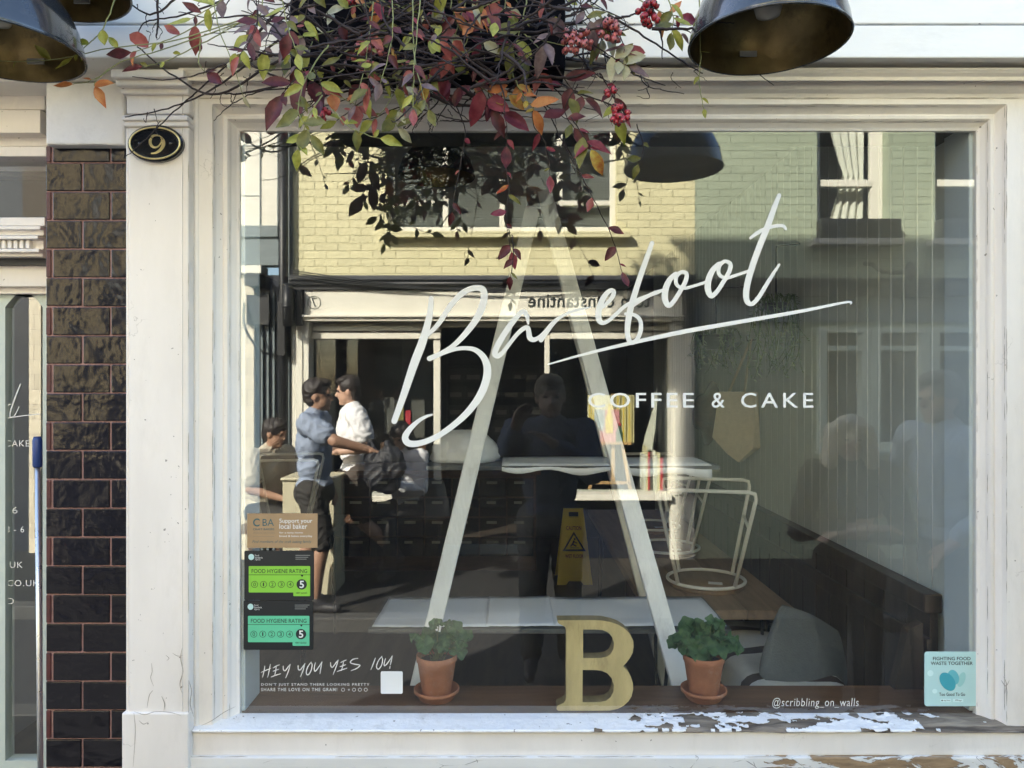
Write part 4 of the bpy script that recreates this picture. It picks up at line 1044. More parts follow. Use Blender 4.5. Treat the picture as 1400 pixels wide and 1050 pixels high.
# lower plank and its papers
zpk = .888
x0, x1 = at(503, 860, 2.45).x, at(1000, 860, 2.45).x
w = MB(); w.box(x0, x1, .45, .83, zpk-.016, zpk)
tag(w.build('shelf_plank', M['plank'], origin=(0, .6, zpk), bevel=.002), 'lower grey shelf plank carrying flat white paper, across the tripod', 'shelf', 'planks on the tripod')
def sheet(xa, xb, ya, yb, z, seed, label):
    rd = random.Random(seed); w = MB(); nx, ny = 24, 10; vs = []
    for j in range(ny+1):
        for i in range(nx+1):
            x = xa+(xb-xa)*i/nx; y = ya+(yb-ya)*j/ny
            vs.append((x+rd.uniform(-.001, .001), y, z+.0025+.0022*math.sin(x*17+seed)*math.sin(y*21)+rd.uniform(0, .0014)))
    w.add(vs, [(j*(nx+1)+i, j*(nx+1)+i+1, (j+1)*(nx+1)+i+1, (j+1)*(nx+1)+i) for j in range(ny) for i in range(nx)], 0, True)
    o = w.build('paper_sheet', M['paper'], origin=((xa+xb)/2, (ya+yb)/2, z)); m_ = o.modifiers.new('s', 'SOLIDIFY'); m_.thickness = .0008; m_.offset = 1
    tag(o, label, 'paper', 'white papers on the lower plank')
sheet(x0+.012, x0+.40, .462, .80, zpk, 1, 'white paper sheet at the left end of the lower plank')
sheet(x0+.39, x0+.62, .462, .805, zpk+.003, 2, 'white paper sheet in the middle of the lower plank')
sheet(x0+.61, x1-.01, .47, .80, zpk, 3, 'long white paper sheet at the right end of the lower plank')
# upper plank with cloth and bread bag
zu = CAMH-.290
x0u, x1u = at(582, 640, 2.62).x, at(985, 640, 2.62).x
w = MB(); w.box(x0u, x1u, .62, .93, zu-.016, zu)
tag(w.build('shelf_plank', M['plank'], origin=(0, .75, zu), bevel=.002), 'upper grey shelf plank under a white bag, across the tripod', 'shelf', 'planks on the tripod')
w = MB(); nx = 30; vs = []
for j in range(7):
    for i in range(nx+1):
        x = x0u+.27+(x1u-x0u-.30)*i/nx
        if j < 5: y = .625+.28*(4-j)/4; z = zu+.004+.0015*math.sin(9*x+j)
        else: y = .617; z = zu-(.010+.010*(i/nx)+.005*math.sin(i*.7))*(j-4)*.9
        vs.append((x, y, z))
w.add(vs, [(j*(nx+1)+i, j*(nx+1)+i+1, (j+1)*(nx+1)+i+1, (j+1)*(nx+1)+i) for j in range(6) for i in range(nx)], 0, True)
o = w.build('cloth_runner', M['paper'], origin=(.1, .7, zu)); m_ = o.modifiers.new('s', 'SOLIDIFY'); m_.thickness = .001; m_.offset = 1
tag(o, 'pale cloth runner lying along the upper plank', 'cloth')
w = MB(); rd = random.Random(8); vs = []; c = Vector((at(634, 632, 2.75).x, .78, zu+.003)); n = 32
for i in range(13):
    th = math.pi/2*i/12
    for k in range(n):
        a = 2*math.pi*k/n; rr = 1+.05*math.sin(5*a+i*.5)+.035*math.sin(11*a+1.7*i)+rd.uniform(-.015, .015)
        vs.append(c+Vector((.128*math.cos(th)**.6*math.cos(a)*rr, .11*math.cos(th)**.6*math.sin(a)*rr, .112*math.sin(th)*(1+.03*math.sin(7*a)))))
w.add(vs, [(i*n+k, i*n+(k+1) % n, (i+1)*n+(k+1) % n, (i+1)*n+k) for i in range(12) for k in range(n)]+[tuple(range(n-1, -1, -1))], 0, True)
tag(w.build('plastic_bag', M['bread'], origin=c), 'rounded white plastic bag sitting on the upper plank', 'bag')

# ================================================================= TABLES AND UPTURNED STOOLS
zt = .80
def hairpin(mb, x, y, z1, sx, sy, r=.006, mi=0):
    mb.tube([(x+sx*.05, y, z1), (x, y+sy*.01, .012), (x-.0*sx, y+sy*.02, .012), (x, y+sy*.07, z1)], r, 8, mi)
t = thing('dining_table', 'long brown plank table on black hairpin legs holding upturned stools', 'table', (.84, 2, 0), 'cafe tables')
for i, (xa, xb) in enumerate(((.54, .735), (.738, .935), (.938, 1.135))):
    pass
w = MB()
for xa, xb in ((.545, .7395), (.7415, .9365), (.9385, 1.135)): w.box(xa, xb, .94, 3.3, zt-.038, zt)
w.build('tabletop', M['tablewood'], t, bevel=.003)
for x in (.60, 1.07):
    for y, s in ((1.03, 1), (3.15, -1)):
        w = MB(); hairpin(w, x, y, zt-.039, 1 if x < .8 else -1, s, .007); w.build('leg', M['blackmetal'], t)
t2 = thing('dining_table', 'black topped table with hairpin legs in the dim left of the room', 'table', (-1.55, 2.7, 0), 'cafe tables')
w = MB(); w.box(-2.1, -1.12, 2.13, 3.1, zt-.04, zt); w.build('tabletop', M['black'], t2, bevel=.003)
for x in (-2.03, -1.19):
    for y, s in ((2.2, 1), (3.0, -1)):
        w = MB(); hairpin(w, x, y, zt-.041, 1 if x < -1.6 else -1, s, .008); w.build('leg', M['blackmetal'], t2)
def make_stool(loc, label):
    t = thing('stool', label, 'stool', loc, 'white wire stools upturned on tables')
    O = Vector(loc)
    w = MB(); w.lathe([(.001, 0), (.158, 0), (.162, .004), (.162, .018), (.158, .022), (.001, .022)], O, 48); w.build('seat', M['tablewood'], t)
    w = MB(); w.tube([O+Vector((.168*math.cos(2*math.pi*k/48), .168*math.sin(2*math.pi*k/48), .030)) for k in range(48)], .0075, 8, 0, True); w.build('seat_ring', M['whitemetal'], t)
    for s in (-1, 1):
        w = MB(); f = .205; h = .45; b = .118
        a0 = O+Vector((-b, s*b, .030)); a1 = O+Vector((-f, s*f, h)); b1 = O+Vector((f, s*f, h)); b0 = O+Vector((b, s*b, .030))
        w.tube([a0, a0+(a1-a0)*.93, a0+(a1-a0)*.985+Vector((.01, 0, 0)), a1+Vector((.035, 0, 0)), b1-Vector((.035, 0, 0)), b0+(b1-b0)*.985-Vector((.01, 0, 0)), b0+(b1-b0)*.93, b0], .0085, 10)
        w.build('leg_frame', M['whitemetal'], t)
    for s in (-1, 1):
        w = MB(); k = .62
        p = lambda sy: O+Vector((s*(.118+(.205-.118)*k), sy*(.118+(.205-.118)*k), .030+(.45-.030)*k))
        w.tube([p(-1), p(1)], .0065, 8); w.build('crossbar', M['whitemetal'], t)
    w = MB(); w.box(O.x+.01, O.x+.07, O.y-.06, O.y-.02, O.z+.0225, O.z+.0235); w.build('seat_label', M['stickwhite'], t)
    return t
s0 = make_stool((.865, 1.30, zt+.001), 'white wire stool upturned on the near end of the brown table')
s0.rotation_euler = (0, 0, R(-14))
dup(s0, (.83, 1.96, zt+.001), 'white wire stool upturned in the middle of the brown table', R(-8))
dup(s0, (.86, 2.56, zt+.001), 'white wire stool upturned at the far end of the brown table', R(5))
dup(s0, (-1.38, 2.55, zt+.001), 'white wire stool upturned on the dark left table', R(10))
# ---- pew, cushions
t = thing('pew_bench', 'dark oak pew bench along the panelled wall with plank back', 'bench', (1.1, 1.7, 0))
w = MB()
w.box(1.205, 1.258, .16, 3.4, 1.030, 1.085); w.build('top_rail', M['pew'], t, bevel=.004)
w = MB(); y = .17
while y < 3.3:
    w.box(1.228, 1.252, y+.002, y+.133, .45, 1.029); y += .136
w.build('back_panel', M['pew'], t, bevel=.002)
w = MB(); w.box(1.212, 1.2275, .16, 3.4, .90, .955); w.build('middle_rail', M['pew'], t, bevel=.003)
w = MB(); w.box(.82, 1.225, .20, 3.4, .42, .45); w.build('seat', M['pew'], t, bevel=.003)
for y in (.165, 3.36):
    w = MB(); w.prism([(.82, 0), (1.21, 0), (1.204, 1.0), (1.16, .98), (1.10, .72), (1.0, .66), (.83, .64)], [], lambda u, v, tt: (u, tt, v), y, y+.034); w.build('bench_end', M['pew'], t, bevel=.003)
def cushion(name, c, u, v, n, a, b, th, mat, label, stripes=None):
    w = MB(); N = 20; vs = []; c = Vector(c); u = Vector(u).normalized(); v = Vector(v).normalized(); n_ = Vector(n).normalized()
    for s in (1, -1):
        for j in range(N+1):
            for i in range(N+1):
                p = -1+2*i/N; q = -1+2*j/N
                f = max(0, (1-p**6)*(1-q**6))**.5
                pull = (1-.06*abs(p*q)**4)*(1+.03*math.sin(4*p+2*q))
                vs.append(c+u*(a*p*pull)+v*(b*q*pull)+n_*(s*th*f*(1+.08*math.sin(5*p+3*q))))
    fs = []; m_ = (N+1)**2
    for j in range(N):
        for i in range(N):
            f = (j*(N+1)+i, j*(N+1)+i+1, (j+1)*(N+1)+i+1, (j+1)*(N+1)+i)
            fs.append(f); fs.append(tuple(k+m_ for k in reversed(f)))
    w.add(vs, fs, 0, True)
    if stripes:
        for k, idx in enumerate(range(0, len(fs))):
            i = (idx//2) % N
            w.m[idx] = 1 if i in stripes else 0
    return tag(w.build(name, [mat, M['stripe']], origin=c), label, 'cushion', 'cushions on the pew')
cushion('seat_cushion', (1.0, .86, .56), (0, 1, 0), (1, 0, 0), (0, 0, 1), .55, .20, .105, M['ticking'], 'pale seat cushion with brown stripes lying along the pew', (5, 10, 14))
cushion('cushion', (1.085, .70, .705), (.84, .10, -.44), (.45, .62, .55), (-.3, -.75, .72), .175, .17, .05, M['cushion'], 'grey square cushion leaning on the pew back')
# ---- tote bag and hanging plants on the right wall
t = thing('tote_bag', 'beige canvas tote bag hanging by long straps on the panelled wall', 'bag', (1.2, 1.85, 1.5))
w = MB(); yb_, xw = 1.80, 1.25
prof_ = [(-.15, .30), (.15, .30), (.17, .06), (.06, -.02), (-.02, -.06), (-.16, .02)]
w.prism([(a, b+1.36) for a, b in prof_], [], lambda u, v, tt: (1.165-.44*u-.7*tt*(1+6*max(0, 1.66-v)*max(0, v-1.28)*8)*.6, yb_+.62*u-.6*tt, v), -.01, .035); w.build('bag_body', M['canvas'], t, bevel=.008, fix=True)
for dy in (-.06, .07):
    w = MB(); w.bar((1.155-.44*dy, yb_+.62*dy, 1.65), (xw-.015, yb_+.02, 1.93), .03, .004, 0, up=(1, 0, 0)); w.build('strap', M['canvas'], t)
w = MB(); w.tube([(GX1+.004, yb_+.02, 1.93), (GX1-.04, yb_+.02, 1.925), (GX1-.045, yb_+.02, 1.95)], .005, 8); tag(w.build('coat_hook', M['blackmetal'], origin=(GX1, yb_, 1.93)), 'black coat hook on the panelled wall holding the tote bag', 'hook')
def hang_plant(loc, label, seed, L, pot):
    rd = random.Random(seed); t = thing('hanging_plant', label, 'hanging plant', loc, 'hanging plants on the panelled wall'); O = Vector(loc)
    w = MB(); w.lathe([(.001, -pot*.8), (pot*.6, -pot*.8), (pot*.95, -pot*.1), (pot, 0), (pot*.9, .0), (.001, -.02)], O, 24); w.build('pot', M['black'], t)
    w = MB(); w.tube([O+Vector((0, 0, -.01)), O+Vector((.0, 0, .25)), O+Vector((GX1-O.x-.002, 0, .26))], .004, 6); w.build('bracket', M['blackmetal'], t)
    w = MB()
    for k in range(26):
        a = rd.uniform(0, 6.3); l = L*rd.uniform(.4, 1)
        p0 = O+Vector((math.cos(a)*pot*.8, math.sin(a)*pot*.8, 0)); o_ = Vector((math.cos(a), math.sin(a), 0))
        pts = crom([p0, p0+o_*.03+Vector((0, 0, .03)), p0+o_*.04+Vector((rd.uniform(-.03, .03), rd.uniform(-.03, .03), -l*.5)), p0+o_*.03+Vector((rd.uniform(-.05, .05), rd.uniform(-.05, .05), -l))], 5)
        pts = [Vector((min(p.x, GX1-.006), p.y, p.z)) for p in pts]
        w.tube(pts, [.0022]*(len(pts)-3)+[.0015, .001, .0006], 4)
        for p in pts[4:]:
            for s in (-1, 1):
                e = p+Vector((rd.uniform(-.025, .025), s*rd.uniform(.008, .03), rd.uniform(-.03, .008))); e.x = min(e.x, GX1-.004)
                w.add([p, (p+e)/2+Vector((.003, .003, .002)), e, (p+e)/2-Vector((.003, .003, .002))], [(0, 1, 2, 3)], 0)
    w.build('foliage', M['fern'], t)
hang_plant((1.09, 1.95, 1.96), 'wispy trailing plant in a black pot above the tote bag', 3, .20, .095)
hang_plant((1.15, 1.22, 2.05), 'wispy trailing plant in a black pot nearer the window', 5, .34, .06)
w = MB(); w.lathe([(.001, 0), (.19, .0), (.20, .012), (.12, .05), (.10, .09), (.02, .11), (.001, .11)], (GX1-.03, 2.55, 1.52), 28, axis=(-1, 0, .1)); tag(w.build('straw_hat', M['drawerbrown'], origin=(GX1-.03, 2.55, 1.52)), 'dim brown round hat hanging beyond the tote bag', 'hat')
# ---- pendant lamp inside
t = thing('pendant_lamp', 'black dome pendant lamp hanging inside behind the vine', 'lamp', at(597, 240, 3.08))
O = at(597, 243, 3.08)
w = MB(); w.lathe([(.157, 0), (.16, .003), (.156, .03), (.14, .075), (.105, .115), (.06, .14), (.035, .15), (.03, .22), (.01, .23)], O, 40); w.build('shade', M['black'], t)
w = MB(); w.lathe([(.155, .002), (.152, .03), (.135, .073), (.1, .111), (.06, .134), (.001, .14)], O, 40); w.build('lining', M['lampgold'], t)
w = MB(); w.tube([O+Vector((0, 0, .225)), Vector((O.x, O.y, 2.749))], .004, 6); w.build('cord', M['black'], t)
w = MB(); w.lathe([(.015, .13), (.022, .1), (.03, .075), (.02, .05), (.001, .043)], O, 16); w.build('bulb', M['bulb'], t)
# ---- wet floor sign
t = thing('wet_floor_sign', 'yellow folding CAUTION WET FLOOR sign standing on the dark floor', 'sign', (.53, 4.4, .004))
def wy(u, v, tt, s):   # u across, v up the board, leaning
    return Vector((.53+u, 4.4+s*(.16*(1-v/.62))+tt, .005+v))
for s in (-1, 1):
    w = MB()
    w.prism([(-.15, 0), (-.075, 0), (-.05, .03), (.05, .03), (.075, 0), (.15, 0), (.085, .62), (-.085, .62)], [[(-.04, .545), (.045, .545), (.045, .59), (-.04, .59)]], lambda u, v, tt: wy(u, v, tt, s), -.006, .006)
    bd = w.build('board', M['yellowplastic'], t, bevel=.003, fix=True)
    if s == -1:
        w = MB(); f = lambda x, y: wy(x, y, -.0075, s)
        def wt(str_, x0, x1, v0, v1):
            n0 = len(w.v); text(w, str_, x0, x1, v0, v1, 0, 1, bold=.02)
            for i in range(n0, len(w.v)): p = w.v[i]; w.v[i] = tuple(f(p[0], p[2]))
        wt('CAUTION', -.065, .065, .44, .475); wt('WET FLOOR', -.078, .078, .215, .245)
        w.prism([(-.10, .27), (.10, .27), (0, .43)], [[(-.075, .285), (.075, .285), (0, .403)]], lambda u, v, tt: wy(u, v, tt, s), -.0085, -.0065, 0)
        for a, b, r_ in (((0, .355), (-.012, .325), .007), ((-.012, .325), (.02, .31), .006), ((-.012, .33), (-.03, .308), .005), ((0, .345), (.028, .335), .004)):
            w.tube([f(*a), f(*b)], r_, 6, 0)
        w.ell(f(.006, .368), .009, 8, 0); w.bar(f(-.035, .298), f(.04, .298), .008, .003, 2)
        w.build('warning_print', [M['ink'], M['redprint'], M['fern']], bd)
# ---- drawers at the back of the room
t = thing('drawer_cabinet', 'dark wooden counter with rows of labelled drawers at the back', 'cabinet', (-.6, 4.9, 0))
w = MB(); w.box(-1.55, .22, 4.72, 5.3, .0, .88); w.box(-1.6, .26, 4.66, 5.35, .881, .92); w.build('carcass', M['drawerbrown'], t, bevel=.004)
rd = random.Random(2)
for j in range(4):
    for i in range(7):
        xa = -1.53+i*.248; za = .14+j*.18
        w = MB(); w.box(xa, xa+.236, 4.70, 4.719, za, za+.165); d_ = w.build('drawer', M['drawer'], t, bevel=.003)
        w = MB(); w.box(xa+.06, xa+.06+rd.uniform(.07, .12), 4.696, 4.699, za+.115, za+.138); w.build('label_card', M['boxlabel'], d_)
# ---- broom
t = thing('broom', 'broom with blue grip and steel pole leaning by the black bricks', 'broom', (-1.315, .06, 0))
a = Vector((xp(58, .03), .03, .05)); b = Vector((xp(51, .05), .05, zp(597, .05)))
w = MB(); w.tube([a, a+(b-a)*.97], .0075, 12); w.build('pole', M['steel'], t)
dv = (b-a).normalized(); w = MB(); w.tube([b-dv*.085, b-dv*.08, b-dv*.01, b], [.010, .0125, .0125, .009], 14); w.build('grip', M['blueplastic'], t)
w = MB(); w.box(a.x-.16, a.x+.015, .0, .06, .01, .07); w.build('brush_head', M['blueplastic'], t, bevel=.006)
# ================================================================= ACROSS THE STREET
YF = -RY                                   # front of the facades; they face +y
# ---- yellow house with the white shopfront
hy = thing('yellow_house', 'yellow painted brick house with a white shopfront, seen reflected', 'building', (FX(670), YF, 0), 'houses across the street')
XL, XR = FX(401), FX(950)
wx0, wx1, wz0, wz1 = FX(530), FX(843), FZ(317), FZ(317)+1.45
w = MB(); w.wall(XL, XR, FZ(378), 5.25, YF, YF-.25, [(wx0, wx1, wz0, wz1)]); w.build('upper_wall', M['yellowbrick'], hy)
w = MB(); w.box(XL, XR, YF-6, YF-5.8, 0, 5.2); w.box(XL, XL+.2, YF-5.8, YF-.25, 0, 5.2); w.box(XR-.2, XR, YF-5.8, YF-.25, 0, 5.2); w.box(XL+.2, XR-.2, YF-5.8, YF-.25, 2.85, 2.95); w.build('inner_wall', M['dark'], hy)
w = MB(); w.box(XL-.05, XR+.05, YF-6.1, YF+.15, 5.25, 5.35); w.build('roof', M['slate'], hy)
# window with four lights
wf = MB(); fw = .055; yf0, yf1 = YF-.12, YF-.06
cols = [FX(530), FX(608.5), FX(686.5), FX(766), FX(843)]
wf.box(cols[0], cols[4], yf0, yf1, wz0, wz0+.06); wf.box(cols[0], cols[4], yf0, yf1, wz1-.06, wz1)
for i, x in enumerate(cols):
    a = x if i == 0 else (x-fw if i == 4 else x-fw/2); wf.box(a, a+fw, yf0+.001, yf1-.001, wz0+.06, wz1-.06)
for i in (0, 3): wf.box(cols[i]+fw*.5, cols[i+1]-fw*.5, yf0+.002, yf1-.002, FZ(279), FZ(272))
win_ = wf.build('window', M['whiteopp'], hy, bevel=.006)
for i in range(4):
    g = MB(); g.box(cols[i]+.01, cols[i+1]-.01, yf0+.02, yf0+.028, wz0+.03, wz1-.03); g.m = [0]*6; g.build('pane', M['oppglass'], win_)
bl = MB(); z = wz0+.03
while z < wz1-.05: bl.bar((wx0+.02, yf0-.05, z), (wx1-.02, yf0-.05, z), .003, .022, 0, up=(0, .5, 1)); z += .027
bl.build('blind', M['blind'], hy)
w = MB(); w.box(wx0-.04, wx1+.12, YF, YF+.10, FZ(327), FZ(318.5)); w.box(wx0+.001, wx1-.001, YF-.12, YF-.001, FZ(327), FZ(318.5)); w.build('window_sill', M['yellowbrick'], hy, bevel=.006)
# lead gutter, dark fascia, drooping cables
w = MB(); w.box(XL-.02, XR, YF-.1, YF+.105, FZ(385), FZ(378)-.002); w.build('lead_flashing', M['slate'], hy, bevel=.01)
w = MB(); w.box(XL-.02, XR, YF-.1, YF+.085, FZ(397.5), FZ(385)-.002); w.tube([(XL, YF+.09, FZ(390)), (XR, YF+.09, FZ(389))], .022, 10); w.build('gutter', M['black'], hy)
cb = MB()
for k in range(4):
    cb.tube(crom([(XL, YF+.13, FZ(372+3*k)), (FX(520), YF+.13, FZ(388+2*k)), (FX(670), YF+.12, FZ(402-k)), (FX(800), YF+.13, FZ(392+2*k)), (XR, YF+.13, FZ(378+3*k))], 8), .006, 6)
cb.build('cable', M['black'], hy)
# white sign board with lettering
w = MB(); w.box(FX(418), FX(931), YF-.1, YF+.06, FZ(432), FZ(398)); w.build('sign_board', M['whiteopp'], hy, bevel=.004)
w = MB(); text(w, 'tom constantine', FX(722), FX(888), FZ(421.5), FZ(403.5), YF+.0625, flip=True, spacing=1.05, bold=.012); w.build('sign_lettering', M['ink'], hy)
w = MB(); text(w, '7', FX(428), FX(435), FZ(421), FZ(408), YF+.0625, flip=True)
pts = [Vector((FX(432)+.062*math.cos(2*math.pi*k/28), YF+.063, FZ(414.5)+.062*math.sin(2*math.pi*k/28))) for k in range(28)]
w.tube(pts, .003, 5, 0, True); w.build('house_number', M['ink'], hy)
w = MB(); w.box(FX(402), FX(417.5), YF-.1, YF+.14, FZ(446), FZ(398)); w.box(FX(931.5), FX(946), YF-.1, YF+.16, FZ(452), FZ(398)); w.build('corbel', M['black'], hy, bevel=.01)
w = MB(); w.box(FX(403), FX(945), YF-.1, YF+.10, FZ(440), FZ(432)-.002); w.box(FX(403), FX(945), YF-.1, YF+.13, FZ(435), FZ(432)-.001)
w.build('sign_moulding', M['whiteopp'], hy, bevel=.004)
# shop window joinery
w = MB(); yj0, yj1 = YF-.14, YF-.05
w.box(FX(424), FX(602), yj0, yj1, FZ(452), FZ(446)); w.box(FX(424), FX(602), yj0, yj1+.02, FZ(463), FZ(454)); w.box(FX(424), FX(918), yj0-.02, yj0, FZ(446), FZ(440)-.001)
w.box(FX(745), FX(915), yj0, yj1, FZ(452), FZ(446)); w.box(FX(752.5), FX(915), yj0, yj1+.02, FZ(463), FZ(454))
for px in (510, 830): w.box(FX(px-4), FX(px+4), yj0, yj1+.01, FZ(454)-.001, FZ(452)+.001)
w.build('window_head', M['whiteopp'], hy, bevel=.005)
w = MB(); w.box(FX(592), FX(601.5), yj0, yj1, FZ(676), FZ(463)-.001); w.build('window_post', M['whiteopp'], hy, bevel=.005)
w = MB(); w.box(FX(745), FX(752), yj0, yj1, FZ(676), FZ(452)-.001); w.build('window_post', M['whiteopp'], hy, bevel=.005)
w = MB(); w.box(FX(400), FX(424), YF-.14, YF+.05, .0, FZ(440)-.002); w.box(FX(402), FX(416), YF+.0505, YF+.062, .3, FZ(452)); w.build('pilaster', M['whiteopp'], hy, bevel=.005)
w = MB(); w.box(FX(916), FX(948), YF-.14, YF+.05, .0, FZ(440)-.002); w.box(FX(920), FX(944), YF+.0505, YF+.064, FZ(676), FZ(452)); w.build('pilaster', M['whiteopp'], hy, bevel=.005)
w = MB(); w.box(FX(752.5), FX(915.5), yj0-.1, YF+.11, FZ(682), FZ(674)); w.box(FX(424.5), FX(601), yj0-.1, YF+.09, FZ(684), FZ(676)-.002); w.build('window_sill', M['whiteopp'], hy, bevel=.005)
w = MB(); w.box(FX(424.5), FX(601), YF-.13, YF-.02, 0, FZ(684)-.001); w.box(FX(752.5), FX(915.5), YF-.13, YF-.02, 0, FZ(682)-.001); w.build('stall_riser', M['navy'], hy, bevel=.005)
w = MB(); w.box(FX(602), FX(745), YF-.20, YF-.16, 0, .10); w.build('door_step', M['greyblue'], hy)
for a, b in ((424.5, 591.5), (752.5, 915.5)):
    g = MB(); g.box(FX(a), FX(b), YF-.102, YF-.096, FZ(676)+.002, FZ(463)+.001); g.build('shop_pane', M['oppglass'], hy)
w = MB(); w.box(XL+.2, XR-.2, YF-5.8, YF-.14, -.05, .012); w.build('floor', M['floorin'], hy)
# ---- what stands in that shop
t = thing('shelf_unit', 'dark shelving stacked with labelled storage boxes inside the far shop', 'shelf', (FX(650), YF-2.6, 0))
w = MB(); d = 2+RY+2.5; X = lambda px: (px-700)*d/FPX; Z = lambda py: CAMH-(py-525)*d/FPX
w.box(X(610), X(765), YF-2.95, YF-2.9, .012, Z(478)); 
for py in (500, 524, 548, 572, 596, 620, 650): w.box(X(611), X(764), YF-2.899, YF-2.5, Z(py), Z(py)+.02)
w.box(X(606), X(610)-.001, YF-2.95, YF-2.5, .012, Z(478)); w.box(X(765)+.001, X(769), YF-2.95, YF-2.5, .012, Z(478))
w.build('shelving', M['shelfdark'], t)
rd = random.Random(5)
for py in (524, 548, 572, 596, 620):
    x = X(612)
    while x < X(750):
        wd = rd.uniform(.15, .26)
        if rd.random() < .85:
            hh = rd.uniform(.12, .18)
            m_ = MB(); m_.box(x, x+wd-.012, YF-2.85, YF-2.52, Z(py)+.021, Z(py)+.021+hh); bx = m_.build('storage_box', M['shelfbox'], t)
            m_ = MB(); m_.box(x+.03, x+wd-.05, YF-2.519, YF-2.515, Z(py)+.05, Z(py)+.11); m_.build('label_card', M['boxlabel'], bx)
        x += wd
t = thing('easel', 'pine easel standing in the far shop window', 'easel', (FX(838), YF-.45, FZ(675)))
ye = YF-.42; de = CAMD+RY+.42
E = lambda px, py, yo=0.0: Vector(((px-700)*de/FPX, ye+yo, CAMH-(py-525)*de/FPX))
for a, b in (((822, 604), (805, 672)), ((850, 604), (862, 672)), ((838, 538), (838, 660))):
    w = MB(); w.bar(E(*a), E(*b), .035, .03); w.build('leg', M['easel'], t, bevel=.003)
w = MB(); w.bar(E(806, 660), E(862, 660), .03, .03, up=(0, 1, 0)); w.bar(E(806, 605.5, .04), E(862, 605.5, .04), .03, .05, up=(0, 1, 0)); w.build('ledge', M['easel'], t, bevel=.003)
w = MB(); yp = .045
def er(a, b, c, d_, mi, dy): p = E(a, d_, yp); q = E(b, c, yp); w.box(p.x, q.x, p.y+dy-.02 if dy == 0 else p.y+dy-.002, p.y+dy, p.z, q.z, mi)
er(803, 866, 540, 604.5, 0, 0)
for k in range(8): er(835+3.9*k, 837+3.9*k, 541, 604, 6 if k % 2 else 7, .0025)
er(803.5, 832, 541, 604, 0, .0025); er(812, 826, 560, 588, 3, .005); er(826, 846, 560, 604, 1, .005); er(806, 828, 589, 604, 1, .0075)
for k in range(3): er(805+2.6*k, 806.2+2.6*k, 541, 588, 7, .005)
def bottle(cx, top, bot, wd, mi, dy):
    prof_ = [(-.5, 0), (.5, 0), (.5, .5), (.18, .78), (.15, 1), (-.15, 1), (-.18, .78), (-.5, .5)]
    w.prism([(cx+u*wd, bot+(top-bot)*v) for u, v in prof_], [], lambda u, v, tt: E(u, v, yp+tt), dy-.003, dy, mi)
bottle(832, 552, 592, 10, 2, .011); bottle(845.5, 578, 604, 9, 4, .011); w.ell(E(846.5, 580, yp+.011), (.016, .004, .016), 10, 5)
tag(w.build('painting', [M['pcream'], M['pink'], M['pyellow'], M['pgrey'], M['pgreen'], M['pred'], M['polive'], M['pyellow']], origin=E(835, 572)), 'small pink and yellow striped still life of bottles on the easel', 'painting')
t = thing('book_row', 'row of upright books and white card in the far shop window', 'books', (FX(895), YF-.3, FZ(674)))
rd = random.Random(9); x = FX(884)
for k in range(9):
    wd = rd.uniform(.018, .032); h = rd.uniform(.30, .46)
    m_ = MB(); m_.box(x, x+wd-.002, YF-.38, YF-.16, FZ(674)+.001, FZ(674)+h); m_.build('book', [M['whiteopp'], M['pcream'], M['pred'], M['shelfbox'], M['whiteopp']][k % 5], t); x += wd
w = MB(); w.prism([(886, 640), (893, 600), (905, 560), (910, 530), (911, 545), (908, 590), (900, 640)], [], lambda u, v, tt: (FX(u), YF-.45+tt, FZ(v)+.0), 0, .012)
w.build('white_card', M['whiteopp'], t, fix=True)
# posters inside the left window
for k, (a, b, c, e, mm) in enumerate(((512, 524, 548, 580, 'shelfbox'), (525, 538, 552, 590, 'polive'), (539, 550, 550, 606, 'shelfbox'), (540, 548, 570, 600, 'pred'))):
    pass
t = thing('picture_rack', 'dim rack of posters standing behind the seated woman', 'rack', (FX(535), YF-.7, .3))
for k, (a, b, c, e, mm) in enumerate(((508, 523, 545, 600, 'shelfbox'), (524, 537, 555, 610, 'polive'), (538, 547, 565, 612, 'pred'), (548, 568, 548, 606, 'shelfbox'))):
    m_ = MB(); m_.box(FX(a), FX(b), YF-.72-.02*k, YF-.70-.02*k, FZ(e), FZ(c)); m_.build('poster', M[mm], t)
m_ = MB(); m_.box(FX(505), FX(572), YF-.85, YF-.6, .013, FZ(612)-.002); m_.build('plinth', M['drawerbrown'], t)
# bench, cream box
t = thing('street_bench', 'low dark wooden bench against the far shopfront', 'bench', (FX(530), YF+.3, 0))
w = MB()
for k in range(3): w.box(FX(468), FX(612), YF+.10+.10*k, YF+.19+.10*k, .42, .45)
w.build('seat', M['drawerbrown'], t, bevel=.004)
for px in (476, 600):
    w = MB(); w.box(FX(px)-.03, FX(px)+.03, YF+.12, YF+.37, 0, .419); w.build('leg', M['blackmetal'], t)
w = MB(); yq = -3.95; dq = 5.95; q = lambda px: (px-700)*dq/FPX; qz = lambda py: CAMH-(py-525)*dq/FPX
w.box(q(386), q(457), yq-.38, yq, 0, qz(657)); w.box(q(384), q(459), yq-.40, yq+.02, qz(657)+.001, qz(653))
tag(w.build('planter_box', M['cream'], origin=(q(420), yq-.2, 0), bevel=.008), 'plain cream painted box standing on the far pavement beside the men', 'box')
